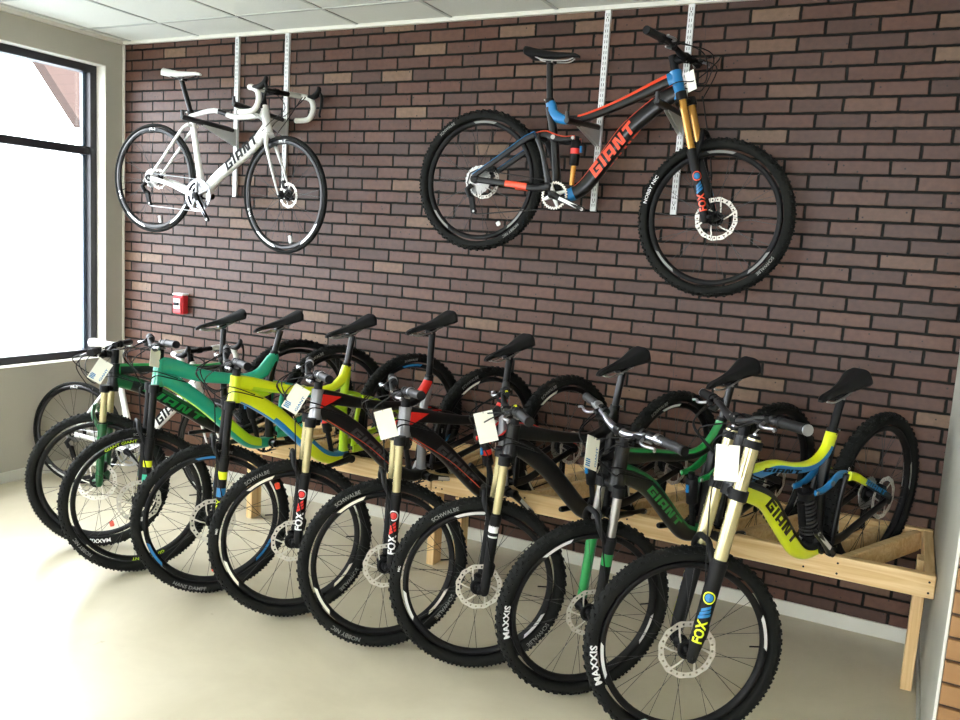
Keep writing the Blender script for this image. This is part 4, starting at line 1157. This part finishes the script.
CF[5] = dict(fox, front_text=[('NOBBY NIC', 300, .018, True, 'grey', .040), ('SCHWALBE', 218, .017, True, 'grey', .040), ('SCHWALBE', 62, .016, True, 'grey', .040)], crank=242, phi=66, armcap='rail', logo='dprint', logo_h=.018, reflector=('orange', 250, (False,), 0, .028), clamp='alu', ss=lambda t, a: 'red' if a < 60 or a > 300 else 'black')
CF[6] = dict(tt='black', dt='black', headm='black', yelmark=True, stan='gold', lower='matte', cap='blue', fork_decal=('band', [(.235, .272, 'wprint'), (.215, .222, 'rail')]),
    rim_graphic=S_('rail', 340, 80, 215), crank=200, logo=None, lever='alu', phi=60, cs=lambda t, a: 'black', link='black')
CF[7] = dict(tt=lambda t, a: 'green' if (a < 66 or a > 294) else 'black', dt=lambda t, a: ('green' if (a < 66 or a > 294) else 'black'), headm='black', logo='green', logo_h=.016, bar='alu', clamp='alu', lever='alu',
    ss='black', link='green', stan='steel', lower=lambda s: 'green' if s < 0 else 'matte', cap='matte', fork_decal=('band', [(.20, .245, 'green')]), crank=205,
    front_text=[('MAXXIS', 356, .024, True, 'wprint', .044)], rear_text=[], rim_graphic=S_('wprint', 60, 200), phi=60, mast='dgreen')
CF[8] = dict(tt=yb_tt, dt=lambda t, a: 'black' if (a < 68 or a > 292) else 'yellow', headm='black', logo='black', logo_h=.021, tt_logo=('matte', (.74, .832), (.52, .716), .007), ss_logo='blue',
    double=True, stan='gold', lower='matte', crown='matte', cap='matte', fork_decal=('fox', 'yellow', 'blue', .055), link='blue', k1=.24, k2=-.02, ss=lambda t, a: 'yellow' if t > .52 else 'black', coil=True, spring='spoke', crank=55, armcap='rail',
    front_text=[('MAXXIS', 349, .026, True, 'wprint', .046)], rear_text=[('MAXXIS', 20, .020, True, 'wprint', .046)], rim_graphic=S_('rail', 350, 170, 285), rotor=.10, phi=66, post='matte', grip='plastic', gripend='alu', bar='spoke')
CF['M'] = dict(side=-1, tt=lambda t, a: ('blue' if (.58 < t < .97 or t < .07) else 'orange' if (a < 72 or a > 288) and t < .5 else 'black'), dt=lambda t, a: 'blue' if (t < .05 or .80 < t < .90) else ('orange' if (a < 42 or a > 318) and t < .78 else 'black'),
    headm='blue', logo='orange', logo_h=.027, ss=lambda t, a: 'blue' if (a < 70 or a > 290) else 'black', cs=lambda t, a: ('orange' if .42 < t < .66 and 200 < a < 340 else 'black'), link=lambda t, a: 'orange' if (a < 60 or a > 300) else 'black', stan='amber', lower='matte', cap='matte',
    fork_decal=('fox', 'orange', 'blue', .03), phi=70, crank=165, armcap='wprint', ringm='rotor', shockmark='red', shockrod='amber', rotor=.095, group='bikes hung on the wall brackets',
    front_text=[('NOBBY NIC', 158, .016, True, 'wprint', .040), ('SCHWALBE', 322, .014, True, 'grey', .040)], rear_text=[('SCHWALBE', 128, .014, True, 'grey', .040), ('NOBBY NIC', 310, .014, True, 'grey', .040)],
    rim_graphic=S_('grey', 88, 225, 320), reflector=('wprint', 300, (True,), 0, .022), yelmark=False)
LB = {1: 'black and green hardtail mountain bike, leftmost in the rack', 2: 'teal mountain bike with lime trim, second from the left in the rack',
 3: 'yellow and lime full suspension bike with a blue lower tube edge', 4: 'black mountain bike with red head panel, beside the yellow and lime one',
 5: 'black mountain bike with red head panel, nearer the camera, before the all black one', 6: 'all black mountain bike with gold fork and a white fork decal',
 7: 'black and green full suspension bike with silver handlebar', 8: 'yellow and black downhill bike with tall gold double crown fork', 'M': 'orange, black and blue mountain bike hung high on the brick wall'}
for k in (1, 2, 3, 4, 5, 6, 7, 8, 'M'):
    g, T, yaw, lean, pitch_, steer = FIT[k]
    cf = dict(common); cf.update(CF[k]); cf['po'] = math.degrees(pitch_)
    if cf.get('logo', 1) is None: cf.pop('logo')
    mtb('mountain_bike', LB[k], T, (lean, pitch_, yaw), steer, g, cf)
blk_tt = lambda t, a: 'black' if (.45 < t < .62) else 'white'
g, T, yaw, lean, pitch_, steer = FIT['W']
road_bike('road_bike', 'white drop bar road bike hung high on the brick wall', T, (lean, pitch_, yaw), steer, g,
    dict(side=-1, tt=blk_tt, crank=130, rim='black', rim_text=('PR-2', 'wprint', (95, 205), .016), rim_graphic=('rail', (318, 245), 34), reflector=('wprint', 285, (True, False), 0, .045), forkm='white', hood='matte', group='bikes hung on the wall brackets'))
g, T, yaw, lean, pitch_, steer = FIT['V']
road_bike('road_bike', 'white road bike on the floor in the window corner, behind the mountain bikes', (T[0], T[1], .0005), (lean, 0, yaw), steer, g,
    dict(side=-1, tt=blk_tt, crank=140, rim='black', rim_text=('PR-2', 'wprint', (95, 205), .016), rim_graphic=('rail', (318, 245), 34), reflector=('wprint', 285, (True, False), 0, .04), hood='matte'))

# ------------------------------------------------------------------ price tags
CAM = Vector((4.89745, -4.10126, 1.66687))
TAGS = [(1, (.93, .872), 32, 0, True, 'cream price tag on the handlebar of the leftmost black and green bike'),
        (2, (.872, .955), 14, 40, False, 'pale tag in front of the teal head tube'),
        (4, (.943, .935), 30, 0, True, 'cream price tag with blue print hanging by the red and silver head tube'),
        (5, (.941, .898), -17, 0, False, 'plain white tag tilted left on the black bike with red head panel'),
        (6, (.960, .972), -14, 10, False, 'cream tag crossed by cables on the all black bike'),
        (7, (.967, .958), 22, 55, True, 'cream tag seen edgeways on the black and green bike with silver handlebar'),
        (8, (.903, .938), -2, 0, False, 'plain white tag on the gold double crown fork'),
        ('M', (.944, .927), -10, -50, False, 'pale tag beside the blue head tube of the hanging orange bike')]
TP = {1: (1.341, -1.259, .915), 2: (1.745, -1.277, 1.03), 4: (2.66, -1.358, .972), 5: (3.115, -1.362, .936), 6: (3.565, -1.386, .998), 7: (3.981, -1.394, .973), 8: (4.439, -1.433, 1.027), 'M': (3.930, -.324, 2.416)}
for k, _, roll, turn, pr, label in TAGS:
    p = Vector(TP[k])
    d = (CAM-p); d.normalize()
    n = Matrix.Rotation(math.radians(turn), 3, 'Z') @ d
    X = Vector((0, 0, 1)).cross(n).normalized(); Y = n.cross(X)
    a = math.radians(-roll); X2 = X*cos(a)+Y*sin(a); Y2 = -X*sin(a)+Y*cos(a)
    Mx = Matrix(((X2.x, Y2.x, n.x), (X2.y, Y2.y, n.y), (X2.z, Y2.z, n.z))).to_4x4(); Mx.translation = p
    hw_, hh_ = (.036, .057) if k not in (2, 'M') else (.028, .042)
    t = thing('price_tag', label, 'price tag', (0, 0, 0), 'price tags on the bikes'); t.matrix_world = Mx
    mb = MB(); mb.box((0, 0, 0), (hw_*2, hh_*2, .0012), 'card'); o = mb.build('card', t)
    mb = MB(); mb.tube(smooth3([(0, hh_-.006, .002), (.004, hh_+.018, -.004), (0, hh_+.045, -.02)], 4), .0009, 'plastic', 5); mb.build('string', t)
    if pr:
        mb = MB(); geo = tg('GIANT', .02); L = .07; s = L/geo[2]
        plane_text(mb, geo, lambda x, y: (hw_-.006-y*.011, -hh_+.012+x*s, .0011), 'blue')
        for r_ in range(4): mb.box((-hw_+.018, -hh_+.010+r_*.007, .0009), (.026-.004*(r_ % 2), .0045, .0004), 'blue')
        o = mb.build('printing', o); o['label'] = 'blue printing'

# ------------------------------------------------------------------ world, camera
w = bpy.data.worlds.new('World'); bpy.context.scene.world = w; w.use_nodes = True
bg = w.node_tree.nodes['Background']; bg.inputs[0].default_value = (.90, .95, 1.0, 1); bg.inputs[1].default_value = SKY
cam = bpy.data.cameras.new('camera'); co = bpy.data.objects.new('camera', cam); C.objects.link(co)
cam.sensor_width = 36; cam.lens = 842.4026/960*36; cam.clip_start = .05
Rm = Matrix(((.88678203, -.44709752, -.11713859), (.45817192, .88371279, .09555201), (.06079581, -.13840342, .98850815)))
A = Matrix(((1, 0, 0), (0, 0, -1), (0, 1, 0)))
mw = (Rm @ A).to_4x4(); mw.translation = CAM; co.matrix_world = mw
sc = bpy.context.scene; sc.camera = co
sc.view_settings.view_transform = 'Standard'; sc.view_settings.look = 'None'; sc.view_settings.gamma = 1
sc.view_settings.use_curve_mapping = False; sc.view_settings.exposure = EXPO
sc.cycles.max_bounces = 8; sc.cycles.diffuse_bounces = 5; sc.cycles.glossy_bounces = 4; sc.cycles.transparent_max_bounces = 12
sc.cycles.use_denoising = True; sc.cycles.sample_clamp_indirect = 8
